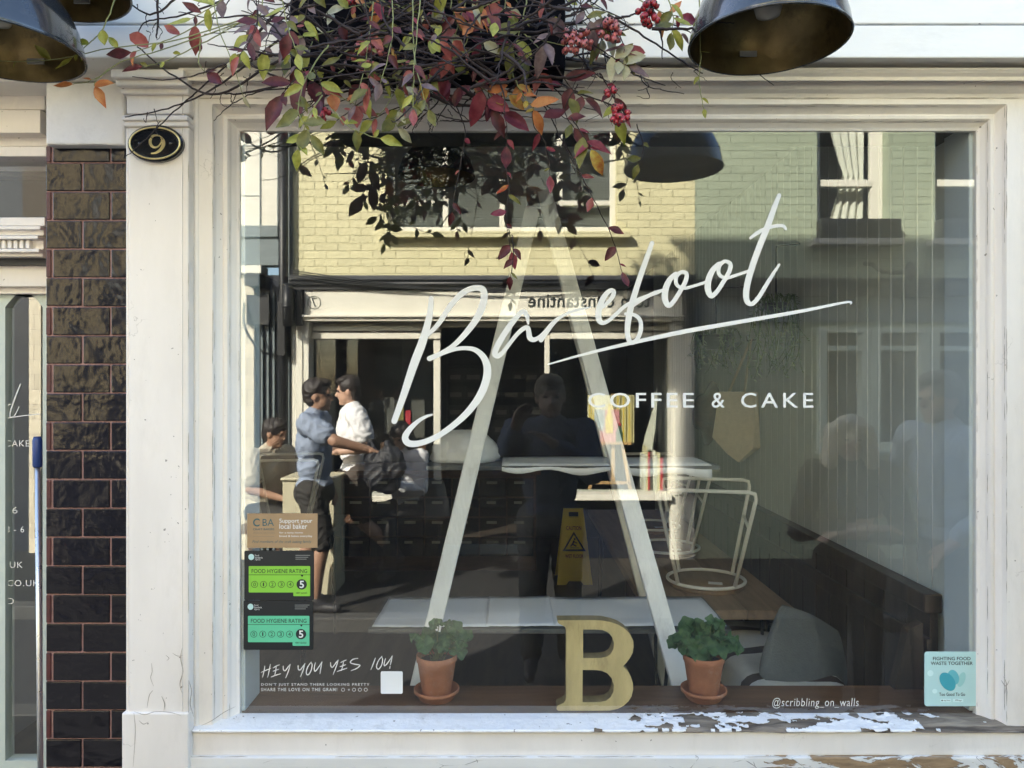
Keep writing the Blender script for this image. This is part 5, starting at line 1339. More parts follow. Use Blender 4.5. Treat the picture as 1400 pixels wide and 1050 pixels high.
# ---- green house
hg = thing('green_house', 'green painted brick house with sash windows, shaded below, seen reflected', 'building', (FX(1150), YF, 0), 'houses across the street')
GXL, GXR = XR+.001, 8.5
holes = []
wins = [(FX(1117), FX(1214)), (FX(1278), FX(1375)), (6.2, 6.9)]
for a, b in wins: holes.append((a, b, FZ(329), FZ(329)+1.65))
w = MB(); w.wall(GXL, GXR, FZ(382), 5.1, YF, YF-.25, holes); w.build('upper_wall', M['greenbrick'], hg)
w = MB(); w.box(GXL, GXR+.05, YF-6.1, YF+.12, 5.1, 5.2); w.build('roof', M['slate'], hg)
for k, (a, b) in enumerate(wins):
    zA, zB = FZ(329), FZ(329)+1.65; zm = FZ(247)
    w = MB(); f = .07
    w.box(a, a+f, YF-.16, YF-.10, zA, zB); w.box(b-f*1.7, b, YF-.16, YF-.10, zA, zB); w.box(a+f, b-f*1.7, YF-.16, YF-.10, zB-.08, zB); w.box(a+f, b-f*1.7, YF-.16, YF-.10, zA, zA+.09)
    w.box(a+f-.002, b-f*1.7+.002, YF-.17, YF-.085, zm-.035, zm+.035)
    wn = w.build('window', M['whiteopp'], hg, bevel=.006)
    g = MB(); g.box(a+f-.01, b-f*1.7+.01, YF-.14, YF-.132, zA+.08, zB-.07); g.build('pane', M['oppglass'], wn)
    cur = MB(); n = 26; vs = []
    for j in range(15):
        v = j/14; z = zA+.05+(zB-zA-.1)*v
        tie = .42+.58*abs(v-.42)**.8*1.3 if k != 1 else .35
        for i in range(n):
            u = i/(n-1); x = b-f*1.7-.01-(b-a-.2)*min(1, tie)*u
            vs.append((x, YF-.24+.022*math.sin(u*26+v*1.5), z))
    if k != 1:
        cur.add(vs, [(j*n+i, j*n+i+1, (j+1)*n+i+1, (j+1)*n+i) for j in range(14) for i in range(n-1)], 0, True)
        c_ = cur.build('curtain', M['curtain'], wn)
    rm = MB(); rm.box(a-.3, b+.3, YF-1.6, YF-1.5, zA-.4, zB+.4); rm.build('room_wall', M['dark'], hg)
    w = MB(); w.box(a-.09, b+.09, YF, YF+.15, FZ(338), FZ(329.5)); w.build('window_sill', M['stone'], hg, bevel=.006)
    w = MB(); w.box(a-.01, b+.06, YF+.005, YF+.14, FZ(329.5)+.002, FZ(303)); w.build('window_box', M['boxblack'], hg, bevel=.006)
    w = MB()
    for x in (a+.15, b-.15): w.box(x-.008, x+.008, YF+.142, YF+.15, FZ(329), FZ(315))
    w.build('box_bracket', M['greyblue'], hg)
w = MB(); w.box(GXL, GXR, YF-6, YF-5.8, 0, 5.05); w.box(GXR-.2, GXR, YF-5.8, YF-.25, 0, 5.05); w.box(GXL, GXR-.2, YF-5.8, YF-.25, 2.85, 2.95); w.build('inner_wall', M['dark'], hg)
# shaded ground floor
w = MB(); w.box(FX(985), GXR, YF-.1, YF+.12, FZ(407), FZ(382)-.002); w.box(FX(950), FX(985), YF-.1, YF+.06, FZ(407), FZ(382)-.002); w.build('fascia_beam', M['black'], hg, bevel=.008)
w = MB(); w.box(FX(950), GXR, YF-.1, YF+.03, FZ(440), FZ(407)-.001); w.build('fascia_panel', M['greyblue'], hg)
gh = [(FX(1122), FX(1184), FZ(612), FZ(448)), (FX(1196), FX(1264), FZ(612), FZ(448)), (FX(1276), FX(1342), FZ(612), FZ(448)), (5.2, 5.8, FZ(612), FZ(448))]
w = MB(); w.wall(GXL, GXR, 0, FZ(440)-.001, YF, YF-.25, gh); w.build('lower_wall', M['greenbrick'], hg)
for a, b, c, e in gh:
    w = MB(); f = .05
    w.box(a-.04, a+f, YF-.1, YF+.03, c-.03, e); w.box(b-f, b+.04, YF-.1, YF+.03, c-.03, e); w.box(a+f, b-f, YF-.1, YF+.03, e-f, e); w.box(a+f, b-f, YF-.1, YF+.03, c-.03, c+f); w.box(a+f, b-f, YF-.1, YF+.028, FZ(480), FZ(473)); w.box(a-.06, b+.06, YF+.001, YF+.08, c-.06, c-.032)
    wn = w.build('window', M['greenwhite'], hg, bevel=.005)
    g = MB(); g.box(a+.02, b-.02, YF-.08, YF-.07, c+.02, e-.02); g.build('pane', M['darkpane'], wn)
t = thing('swan_neck_lamp', 'dark swan neck lamp on the shaded green house', 'lamp', (FX(1205), YF+.2, FZ(378)))
w = MB(); w.tube(crom([(FX(1178), YF+.07, FZ(362)), (FX(1179), YF+.2, FZ(366)), (FX(1183), YF+.3, FZ(376)), (FX(1200), YF+.3, FZ(379)), (FX(1214), YF+.3, FZ(378))], 6), .022, 10); w.build('arm', M['black'], t)
w = MB(); w.lathe([(.02, 0), (.03, .02), (.085, .05), (.09, .06), (.001, .05)], (FX(1214), YF+.3, FZ(378)), 20, axis=(1, 0, .1)); w.build('shade', M['black'], t)
# ---- neighbour on the left
hl = thing('clad_house', 'pale clad house with dark shopfront at the left edge, seen reflected', 'building', (FX(340), YF, 0), 'houses across the street')
LXL, LXR = -3.4, FX(383)
w = MB(); w.wall(LXL, LXR, FZ(310), 5.3, YF+.02, YF-.25, [(FX(250), FX(318), FZ(300), FZ(150))]); w.build('upper_wall', M['whiteopp'], hl)
w = MB(); w.box(FX(252), FX(316), YF-.1, YF-.06, FZ(298), FZ(152)); w.build('window', M['darkpane'], hl)
w = MB()
for px in (356, 380): w.box(FX(px), FX(px+1.6), YF+.0201, YF+.028, FZ(310), 5.28)
for py in (268, 200): w.box(LXL, FX(355.8), YF+.0201, YF+.027, FZ(py+.8), FZ(py))
w.build('cladding_joint', M['greyblue'], hl)
w = MB(); w.box(LXL, LXR, YF-.1, YF+.07, FZ(326), FZ(310)-.001); w.box(LXL, LXR, YF-.1, YF+.045, FZ(364), FZ(326)-.001); w.build('fascia_band', M['greyblue'], hl, bevel=.006)
w = MB(); w.box(LXL, FX(362), YF-.1, YF+.10, FZ(376), FZ(365)); w.build('cornice', M['whiteopp'], hl, bevel=.006)
w = MB(); w.box(FX(322), FX(350), YF-.1, YF+.05, 0, FZ(376)-.001); w.build('tiled_pilaster', M['creamtile'], hl, bevel=.006)
w = MB(); w.box(LXL, FX(322)-.001, YF-.2, YF-.05, 0, FZ(376)-.001); w.box(FX(350)+.001, LXR, YF-.1, YF+.0, 0, FZ(376)-.001); w.build('dark_shopfront', M['navy'], hl)
w = MB()
for px in (358, 366, 374): w.box(FX(px), FX(px+2.5), YF+.001, YF+.03, 0, FZ(400))
w.build('shopfront_rib', M['greyblue'], hl)
w = MB(); w.box(FX(345), FX(364), YF+.051, YF+.22, FZ(394), FZ(378)); w.box(FX(342), FX(372), YF+.051, YF+.10, FZ(445), FZ(405)); w.tube(crom([(FX(340), YF+.12, FZ(416)), (FX(345), YF+.2, FZ(450)), (FX(365), YF+.2, FZ(480)), (FX(385), YF+.12, FZ(486))], 6), .012, 6); w.build('bracket_lantern', M['black'], hl)
w = MB(); w.box(FX(383)+.001, XL-.001, YF-.3, YF-.02, 0, 5); w.build('gap_shade_wall', M['greyblue'], hl)  # grey-blue colour carries the shadow side between the two houses
ho = thing('rendered_house', 'unseen dark house with an ochre strip, shaped for its reflection in the glazed bricks', 'building', (-6, YF, 0), 'houses across the street')  # unseen house; dark wall, windows and ochre strip shaped for the tiles' reflection
w = MB(); w.wall(-9.5, -3.401, 2.9, 5.4, YF+.01, YF-.25, [(-5.6, -4.9, 3.3, 5.2), (-3.95, -3.6, 3.3, 5.2), (-8, -7.2, 3.5, 5)]); w.build('upper_wall', M['darkrender'], ho); w = MB(); w.box(-4.5, -4.16, YF+.0101, YF+.06, 1.35, 5.38); w.build('pilaster', M['ochre'], ho)
for x, x2, za, zb_ in ((-5.6, -4.9, 3.3, 5.2), (-3.95, -3.6, 3.3, 5.2), (-8, -7.2, 3.5, 5)):
    w = MB(); w.box(x+.001, x2-.001, YF-.1, YF-.06, za+.002, zb_-.002); w.build('window', M['darkpane'], ho)
w = MB(); w.box(-9.5, -4.861, YF-.2, YF-.02, 0, 2.899); w.box(-4.739, -3.401, YF-.2, YF-.02, 0, 2.899); w.build('dark_shopfront', M['navy'], ho)
w = MB(); w.box(-4.86, -4.74, YF-.2, YF+.05, 0, 2.899); w.build('tiled_pilaster', M['creamtile'], ho)
t = thing('drainpipe', 'thick black drainpipe running down between the two far houses', 'pipe', (FX(392), YF+.08, 0))
w = MB(); w.tube([(FX(391), YF+.08, 0), (FX(391), YF+.08, 5)], .045, 14); w.build('pipe', M['black'], t)
w = MB(); w.box(FX(386), FX(397), YF+.0, YF+.16, FZ(488), FZ(415)); w.build('junction_box', M['blackmetal'], t, bevel=.01)
w = MB(); w.tube([(FX(402), YF+.2, FZ(448)), (FX(402), YF+.2, FZ(392))], .05, 14); w.tube([(FX(402), YF+.2, FZ(424)), (FX(402), YF+.2, FZ(420))], .058, 14); w.build('hopper', M['black'], t)
# ================================================================= PEOPLE IN THE STREET
from mathutils import noise as nz_
def skinmat(n, c): return pmat(n, c, .5, .06, 30, .03, 120)
SK = skinmat('skin_light', (.50, .31, .22)); SK3 = skinmat('skin_deep', (.12, .075, .055)); SK2 = skinmat('skin_tan', (.36, .21, .14))
HAIRD = pmat('dark_hair', (.018, .012, .010), .5, .3, 60, .4, 200, stretch=(1, 1, .2)); HAIRB = pmat('ash_blonde_hair', (.66, .57, .44), .5, .25, 60, .5, 200, stretch=(1, 1, .2)); HAIRG = pmat('grey_brown_hair', (.16, .14, .12), .6, .25, 60, .4, 200)
CL = {}
for n_, c_ in (('blue_grey_cotton', (.25, .30, .40)), ('white_cotton', (.74, .74, .75)), ('charcoal_cloth', (.03, .028, .026)), ('beige_cotton', (.46, .42, .33)), ('grey_jacket', (.36, .40, .46)),
               ('black_cloth', (.014, .014, .017)), ('navy_denim', (.025, .045, .085)), ('brown_shorts', (.075, .06, .05)), ('slate_cloth', (.03, .03, .03)), ('midnight_cloth', (.028, .040, .072)), ('grey_cardigan', (.17, .165, .15)), ('olive_top', (.05, .052, .046))):
    CL[n_] = pmat(n_, c_, .85, .1, 14, .5, 26)
SHOE = pmat('dark_trainer', (.03, .03, .034), .5, .2, 20, .1, 80); SOLE = pmat('pale_sole', (.5, .5, .48), .6, .1, 20, 0); EYE = pmat('eye_dark', (.02, .015, .012), .2, 0, 5, 0)
BAG = pmat('dark_rucksack', (.012, .013, .018), .6, .3, 20, .4, 40); PHONE = pmat('phone_black', (.01, .01, .012), .15, .1, 5, 0)

def cap(mb, a, b, ra, rb, n=14, k=4):
    a = Vector(a); b = Vector(b); t = (b-a)
    L = t.length
    if L < 1e-6: mb.ell(a, ra, n); return
    t.normalize(); u = t.orthogonal().normalized(); w_ = t.cross(u)
    rows = []
    for i in range(k+1):
        th = -math.pi/2+math.pi/2*i/k; rows.append((a+t*(ra*math.sin(th)), max(1e-4, ra*math.cos(th))))
    for i in range(k+1):
        th = math.pi/2*i/k; rows.append((b+t*(rb*math.sin(th)), max(1e-4, rb*math.cos(th))))
    vs = []
    for p, r_ in rows:
        for j in range(n):
            x = 2*math.pi*j/n; vs.append(p+(u*math.cos(x)+w_*math.sin(x))*r_)
    fs = [(i*n+j, i*n+(j+1) % n, (i+1)*n+(j+1) % n, (i+1)*n+j) for i in range(len(rows)-1) for j in range(n)]
    fs += [tuple(range(n-1, -1, -1)), tuple((len(rows)-1)*n+j for j in range(n))]
    mb.add(vs, fs, 0, True)
def fuse(mb, name, mat, parent, vox=.009, it=4, wrinkle=0):
    o = mb.build(name, mat, parent)
    r_ = o.modifiers.new('Remesh', 'REMESH'); r_.mode = 'VOXEL'; r_.voxel_size = vox; r_.use_smooth_shade = True
    s_ = o.modifiers.new('Smooth', 'SMOOTH'); s_.iterations = it; s_.factor = .5
    dg = bpy.context.evaluated_depsgraph_get()
    me = bpy.data.meshes.new_from_object(o.evaluated_get(dg)); old = o.data
    o.modifiers.clear(); o.data = me; bpy.data.meshes.remove(old)
    if not me.materials: me.materials.append(mat)
    if wrinkle:
        nrm = [v.normal.copy() for v in me.vertices]
        for v, n_ in zip(me.vertices, nrm):
            p = v.co
            f = nz_.noise(Vector((p.x*9, p.y*9, p.z*5)))*.7
            v.co += n_*wrinkle*(1-2*abs(nz_.noise(Vector((p.x*11+2*f, p.y*11, p.z*16+3*f))))+.5*f)
    for p in me.polygons: p.use_smooth = True
    return o

def person(label, loc, yaw, H, pose, skin, hair, hairkind, top, sleeve, legs, leglen, shoes=True, female=False, lean=(0, 0), seat=False, head_yaw=0, bare=False, group='people in the street'):
    """local frame: x right, y forward, z up; pose gives elbows, wrists, knees, ankles in units of H"""
    t = thing('person', label, 'person', loc, group)
    Ry = Matrix.Rotation(yaw, 3, 'Z'); L0 = Vector(loc)
    G = lambda p: L0+Ry @ (Vector(p)*H)
    pz = pose.get('pelvis', .525)
    lx, ly = lean
    up = Vector((lx, ly, 1)).normalized()
    pel = Vector((0, pose.get('py', 0), pz))
    B_ = lambda x, f, h: pel+Vector((x, f, 0))+up*h           # along the spine
    sw = .108 if female else .118
    chest = B_(0, 0, .20); waist = B_(0, 0, .105); shl = B_(-sw, 0, .295); shr = B_(sw, 0, .295); neck = B_(0, .0, .325); head = B_(0, .018, .405)
    hipl = pel+Vector((-.052, 0, -.005)); hipr = pel+Vector((.052, 0, -.005))
    kl, kr = Vector(pose['kl']), Vector(pose['kr']); al, ar = Vector(pose['al']), Vector(pose['ar'])
    el, er_ = Vector(pose['el']), Vector(pose['er']); wl, wr = Vector(pose['wl']), Vector(pose['wr'])
    hy = Matrix.Rotation(head_yaw, 3, 'Z'); tilt = Matrix.Rotation(pose.get('nod', 0), 3, 'X')
    HM = Ry @ hy @ tilt
    Hd = lambda p: L0+Ry @ (head*H)+HM @ (Vector(p)*H)
    body = MB()
    def E(mb, c, r, inf=0.0, M3=None): mb.ell(G(c), tuple(x*H+inf for x in r), 20, 0, (M3 or Ry))
    def torso(mb, inf=0.0):
        tl = Ry @ Vector((0, 0, 1)).rotation_difference(up).to_matrix()
        E(mb, pel, (.098, .070, .068), inf, tl); E(mb, waist, (.083, .062, .085), inf, tl); E(mb, chest, (.098 if not female else .092, .068, .10), inf, tl)
        cap(mb, G(shl+Vector((.018, 0, -.012))), G(shr+Vector((-.018, 0, -.012))), .042*H+inf, .042*H+inf)
        if female: 
            for s in (-1, 1): E(mb, chest+Vector((.042*s, .052, -.005)), (.042, .035, .042), inf)
        cap(mb, G(B_(-.045, -.01, .27)), G(neck), .045*H+inf, .036*H+inf*.5); cap(mb, G(B_(.045, -.01, .27)), G(neck), .045*H+inf, .036*H+inf*.5)
    torso(body)
    cap(body, G(neck), G(head+Vector((0, -.006, -.03))), .034*H, .031*H)
    body.ell(Hd((0, -.006, .012)), (.047*H, .056*H, .062*H), 24, 0, HM); body.ell(Hd((0, .010, -.022)), (.038*H, .043*H, .046*H), 20, 0, HM)
    cap(body, Hd((0, .046, .008)), Hd((0, .060, -.014)), .006*H, .009*H, 8); cap(body, Hd((-.018, .046, .016)), Hd((.018, .046, .016)), .008*H, .008*H, 8)
    cap(body, Hd((-.012, .046, -.034)), Hd((.012, .046, -.034)), .0065*H, .0065*H, 8); body.ell(Hd((0, .038, -.055)), (.016*H, .014*H, .012*H), 10, 0, HM)
    for s in (-1, 1): body.ell(Hd((s*.047, -.004, -.002)), (.006*H, .012*H, .019*H), 10, 0, HM)
    for sh, e, w_, s in ((shl, el, wl, -1), (shr, er_, wr, 1)):
        cap(body, G(sh), G(e), .031*H, .025*H); cap(body, G(e), G(w_), .025*H, .0165*H)
        d_ = (Ry @ (w_-e)).normalized(); side = d_.cross(Vector((0, 0, 1)))
        side = side.normalized() if side.length > .1 else Ry @ Vector((1, 0, 0)); nn = side.cross(d_)
        w0 = G(w_)
        for q in (-.5, 0, .5): cap(body, w0+side*(q*.026*H), w0+d_*(.048*H)+side*(q*.034*H), .011*H, .0095*H, 8)
        for i, (q, ln) in enumerate(((-1, .036), (-.33, .044), (.33, .041), (1, .032))):
            a = w0+d_*(.052*H)+side*(q*.020*H); m_ = a+d_*(ln*.55*H)-nn*(.006*H); z_ = m_+d_*(ln*.42*H)-nn*(.014*H)
            cap(body, a, m_, .0058*H, .0053*H, 7, 3); cap(body, m_, z_, .0053*H, .0044*H, 7, 3)
        a = w0+d_*(.016*H)-side*(s*.018*H); cap(body, a, a+d_*(.026*H)-side*(s*.018*H), .0075*H, .0065*H, 7, 3); cap(body, a+d_*(.026*H)-side*(s*.018*H), a+d_*(.046*H)-side*(s*.020*H), .0062*H, .005*H, 7, 3)
    for h, k, a in ((hipl, kl, al), (hipr, kr, ar)):
        cap(body, G(h), G(k), .050*H, .033*H); mid = k+(a-k)*.3+Vector((0, -.010, 0))
        cap(body, G(k), G(mid), .032*H, .034*H); cap(body, G(mid), G(a), .034*H, .0195*H)
    fuse(body, 'body', skin, t, .0075, 3)
    ey = MB()
    for s in (-1, 1): ey.ell(Hd((s*.0185, .0475, .004)), (.008*H, .005*H, .005*H), 10, 0, HM)
    ey.build('eyes', EYE, t)
    hr = MB()
    if hairkind == 'short':
        hr.ell(Hd((0, -.012, .026)), (.051*H, .058*H, .055*H), 20, 0, HM); hr.ell(Hd((0, .012, .056)), (.040*H, .042*H, .022*H), 16, 0, HM); hr.ell(Hd((0, -.03, -.005)), (.045*H, .034*H, .045*H), 16, 0, HM)
    elif hairkind == 'bob':
        hr.ell(Hd((0, -.012, .024)), (.062*H, .066*H, .062*H), 20, 0, HM)
        for s in (-1, 1):
            for q in range(4): cap(hr, Hd((s*(.050), .022-.02*q, .03)), Hd((s*(.066-.004*q), .014-.024*q, -.078+.006*(q % 2))), .022*H, .020*H, 10)
        for q in range(-2, 3): cap(hr, Hd((q*.02, -.04, .02)), Hd((q*.024, -.054, -.078)), .026*H, .018*H, 10)
        cap(hr, Hd((-.035, .040, .054)), Hd((.03, .046, .042)), .014*H, .012*H, 10)
    elif hairkind == 'long':
        hr.ell(Hd((0, -.012, .024)), (.054*H, .060*H, .058*H), 20, 0, HM)
        for s in (-1, 1):
            for q in range(3): cap(hr, Hd((s*.046, .014-.022*q, .02)), Hd((s*(.056-.006*q), .012-.02*q, -.17-.01*q)), .017*H, .010*H, 10)
        for q in range(-1, 2): cap(hr, Hd((q*.025, -.045, .0)), Hd((q*.03, -.055, -.17)), .026*H, .014*H, 10)
    fuse(hr, 'hair', hair, t, .006, 1, .009)
    tp = MB(); torso(tp, .012)
    for sh, e, w_ in ((shl, el, wl), (shr, er_, wr)):
        if sleeve <= 1: cap(tp, G(sh), G(sh+(e-sh)*sleeve), .036*H+.011, .034*H+.018)
        else:
            cap(tp, G(sh), G(e), .036*H+.012, .029*H+.010); cap(tp, G(e), G(e+(w_-e)*(sleeve-1)), .029*H+.010, .021*H+.009)
    fuse(tp, 'top', top, t, .009, 4, .011)
    lg = MB(); E(lg, pel+Vector((0, 0, -.012)), (.099, .074, .062), .016)
    for h, k, a in ((hipl, kl, al), (hipr, kr, ar)):
        if leglen <= 1: cap(lg, G(h), G(h+(k-h)*leglen), .052*H+.016, .040*H+.018)
        else: cap(lg, G(h), G(k), .052*H+.014, .036*H+.012); cap(lg, G(k), G(k+(a-k)*(leglen-1)), .036*H+.012, .027*H+.012)
    fuse(lg, 'trousers' if leglen > 1 else 'shorts', legs, t, .009, 4, .011)
    for a, k, s in ((al, kl, -1), (ar, kr, 1)):
        fd_ = Vector(pose.get('toe_l' if s < 0 else 'toe_r', (0, 1, -.22))).normalized()
        sh = MB(); heel = a+Vector((0, -.012, -.018))-fd_*.008; toe = a+fd_*.098+Vector((s*.008, 0, .0))
        toe.z = a.z-.022+fd_.z*.06+.012
        cap(sh, G(heel), G(toe), .022*H, .019*H); cap(sh, G(a+Vector((0, 0, .008))), G(a+fd_*.045+Vector((0, 0, -.008))), .026*H, .02*H)
        fuse(sh, 'shoe', SHOE, t, .008, 2)
    return t, G, Hd
dg_ = math.pi/180
# man in the blue-grey tee: in profile, arm stretched out with a bundle
A, GA, _ = person('man in a blue grey T-shirt stretching one arm out to hold a dark bundle', Q(430, 828, 3.6)*Vector((1, 1, 0)), -90*dg_, 1.73,
    dict(kl=(-.06, .05, .285), kr=(.06, -.03, .285), al=(-.065, .02, .045), ar=(.07, -.09, .05), el=(-.165, .13, .745), wl=(-.10, .265, .70), er=(.17, -.04, .66), wr=(.15, .03, .52)),
    SK2, HAIRD, 'short', CL['blue_grey_cotton'], .62, CL['charcoal_cloth'], .9)
bp_ = GA((-.09, .315, .625))
w = MB(); H_ = Matrix.Rotation(.35, 3, 'Y')
for c_, r_ in (((0, 0, -.02), (.12, .075, .15)), ((.03, .01, .09), (.09, .065, .08)), ((-.02, .05, -.06), (.085, .05, .085)), ((.07, -.01, -.09), (.08, .06, .07)), ((-.09, 0, .03), (.06, .05, .08)), ((.10, .02, .04), (.06, .05, .07))):
    w.ell(bp_+H_ @ Vector(c_), r_, 18, 0, H_)
for k in range(2):
    cap_pts = crom([bp_+Vector((-.06+.1*k, -.02, .13)), bp_+Vector((-.10+.12*k, -.05, .19)), bp_+Vector((-.12+.22*k, -.06, .02)), bp_+Vector((-.10+.2*k, -.04, -.14))], 5)
    w.tube(cap_pts, .012, 8)
rk = fuse(w, 'rucksack', BAG, None, .009, 2, .018)
tag(rk, 'soft dark rucksack held out in the man\'s hand', 'bag')
# walking man in white tee
person('bearded man in a white T-shirt and dark shorts walking past the far shop', Q(487, 792, 4.45)*Vector((1, 1, 0)), 68*dg_, 1.76,
    dict(kl=(-.05, .10, .30), kr=(.05, -.02, .29), al=(-.05, .10, .055), ar=(.055, -.19, .11), toe_r=(0, .75, -.65), el=(-.165, .04, .67), wl=(-.06, .12, .64), er=(.165, -.03, .66), wr=(.10, .11, .64), nod=-.1),
    SK, HAIRD, 'short', CL['white_cotton'], .6, CL['brown_shorts'], .86, lean=(0, .05), head_yaw=.25)
# seated woman with phone
Cc, GC, _ = person('long haired woman in a white top sitting on the bench looking at her phone', (FX(562), YF+.30, 0), 25*dg_, 1.66,
    dict(pelvis=.33, kl=(-.07, .27, .31), kr=(.08, .27, .31), al=(-.07, .25, .05), ar=(.08, .28, .05), el=(-.13, .06, .45), wl=(-.03, .17, .47), er=(.13, .06, .45), wr=(.03, .17, .47), nod=-.45),
    SK, HAIRD, 'long', CL['white_cotton'], 1.85, CL['charcoal_cloth'], 1.85, female=True, lean=(0, .10))
p = GC((0, .215, .495)); w = MB(); w.box(p.x-.035, p.x+.035, p.y-.005, p.y+.005, p.z-.06, p.z+.06); tag(w.build('phone', PHONE, origin=p, bevel=.003), 'black phone in the seated woman\'s hands', 'phone')
w = MB(); p = Vector((FX(594), YF+.28, .451)); n = 20; vs = []
for i in range(11):
    v = i/10
    for k in range(n):
        a = 2*math.pi*k/n; vs.append(p+Vector(((.17-.06*v+.02*math.sin(5*a+4*v))*math.cos(a), (.10-.03*v+.015*math.sin(4*a-3*v))*math.sin(a), .34*v+.02*math.sin(3*a))))
w.add(vs, [(i*n+k, i*n+(k+1) % n, (i+1)*n+(k+1) % n, (i+1)*n+k) for i in range(10) for k in range(n)]+[tuple(10*n+k for k in range(n))], 0, True)
tag(w.build('cardigan_pile', CL['grey_cardigan'], origin=p), 'grey beige coat heaped on the bench beside the seated woman', 'coat')
# seated man at the left
person('dark haired man in a beige T-shirt sitting with his back turned at the far left', Q(362, 800, 4.7)*Vector((1, 1, 0)), -60*dg_, 1.74,
    dict(pelvis=.32, kl=(-.07, .26, .31), kr=(.08, .26, .31), al=(-.07, .22, .045), ar=(.08, .25, .045), el=(-.15, .07, .45), wl=(-.06, .22, .40), er=(.15, .07, .45), wr=(.06, .22, .40), nod=-.2),
    SK2, HAIRD, 'short', CL['beige_cotton'], .7, CL['charcoal_cloth'], 1.9, lean=(0, .14), head_yaw=-.3)
w = MB(); p = Q(362, 800, 4.7); w.box(p.x-.22, p.x+.22, p.y-.2, p.y+.2, .38, .42)
t = thing('street_stool', 'plain dark stool under the seated man in beige', 'stool', (p.x, p.y, 0))
w.build('seat', M['drawerbrown'], t, bevel=.005)
for sx in (-.18, .18):
    for sy in (-.16, .16):
        w = MB(); w.box(p.x+sx-.02, p.x+sx+.02, p.y+sy-.02, p.y+sy+.02, 0, .379); w.build('leg', M['drawerbrown'], t)
# woman and man beside the photographer
person('woman with an ash blonde bob and dark top standing with folded arms', Q(1160, 900, 1.8)*Vector((1, 1, 0)), 12*dg_, 1.52,
    dict(kl=(-.055, .01, .285), kr=(.055, .01, .285), al=(-.06, 0, .045), ar=(.06, 0, .045), el=(-.165, .05, .63), wl=(.04, .125, .655), er=(.165, .05, .63), wr=(-.04, .14, .635)),
    SK, HAIRB, 'bob', CL['olive_top'], 1.55, CL['black_cloth'], 1.9, female=True)
person('tall man in a grey jacket standing in profile beside the blonde woman', Q(1292, 900, 1.65)*Vector((1, 1, 0)), 75*dg_, 1.745,
    dict(kl=(-.055, .01, .285), kr=(.055, -.01, .285), al=(-.06, 0, .045), ar=(.06, -.01, .045), el=(-.165, .02, .645), wl=(-.10, .15, .61), er=(.165, .0, .645), wr=(.13, .10, .56)),
    SK, HAIRG, 'short', CL['grey_jacket'], 1.85, CL['navy_denim'], 1.9)
# the photographer
person('photographer in dark navy holding a phone up towards the window', (.225, -2.36, 0), 0, 1.74,
    dict(kl=(-.06, .01, .285), kr=(.06, .0, .285), al=(-.065, 0, .045), ar=(.065, -.01, .045), el=(-.165, .10, .70), wl=(-.115, .165, .845), er=(.13, .12, .69), wr=(.0, .18, .79)),
    SK3, HAIRD, 'short', CL['midnight_cloth'], 1.8, CL['slate_cloth'], 1.9)
w = MB(); w.box(-.075, .075, -2.034, -2.026, 1.655, 1.73); tag(w.build('phone', PHONE, origin=(0, -2.03, 1.69), bevel=.003), 'black phone held up sideways by the photographer', 'phone')
# ================================================================= THE HANGING VINE
rv = random.Random(21)
vine = thing('hanging_vine', 'autumn vine of red, burgundy and yellow green leaves hanging over the window', 'plant', (-.2, -.2, 2.6))
LV = MB(); TW = MB(); TG = MB(); BR = MB()
def V(px, py, a): return P(px, py, -a)
def leaf(base, dirv, nrm, L, Wd, mi, curl=None):
    d = Vector(dirv).normalized(); n = Vector(nrm); n = (n-d*n.dot(d))
    n = n.normalized() if n.length > 1e-4 else d.orthogonal().normalized()
    s = d.cross(n); curl = rv.uniform(-.35, .6) if curl is None else curl
    ks = ((0, .04), (.12, .52), (.3, .92), (.5, 1.0), (.7, .78), (.87, .40), (1.0, .02))
    vs = []
    tw = rv.uniform(-.6, .6); px_ = rv.uniform(0, 6)
    for u, wd in ks:
        c = Vector(base)+d*(L*u)-n*(curl*L*u*u)
        ss = s*math.cos(tw*u)+n*math.sin(tw*u)
        h = Wd*.5*wd*(1+.10*math.sin(9*u+px_))
        vs += [c-ss*h+n*(h*.32), c-ss*h*.5+n*(h*.10), c-n*.0003, c+ss*h*.5+n*(h*.10), c+ss*h+n*(h*.32)]
    fs = []
    for i in range(len(ks)-1):
        for j in range(4): fs.append((i*5+j, i*5+j+1, (i+1)*5+j+1, (i+1)*5+j))
    LV.add(vs, fs, mi, True)
def rdir(down=.6):
    return Vector((rv.uniform(-1, 1), rv.uniform(-.6, .3), rv.uniform(-1, .5)-down*.5)).normalized()
def pleaf(px, py, ang, Lpx, mi, a, wr=.46):
    """leaf whose base is at a photo position and whose blade points along ang (degrees, 0 right, 90 down)"""
    d = 2-a; k = d/FPX
    dirv = Vector((math.cos(R(ang)), rv.uniform(-.35, .15), -math.sin(R(ang))))
    leaf(V(px, py, a), dirv, Vector((rv.uniform(-.45, .45), -1, rv.uniform(-.2, .6))), Lpx*k, Lpx*k*wr*rv.uniform(.9, 1.12), mi)
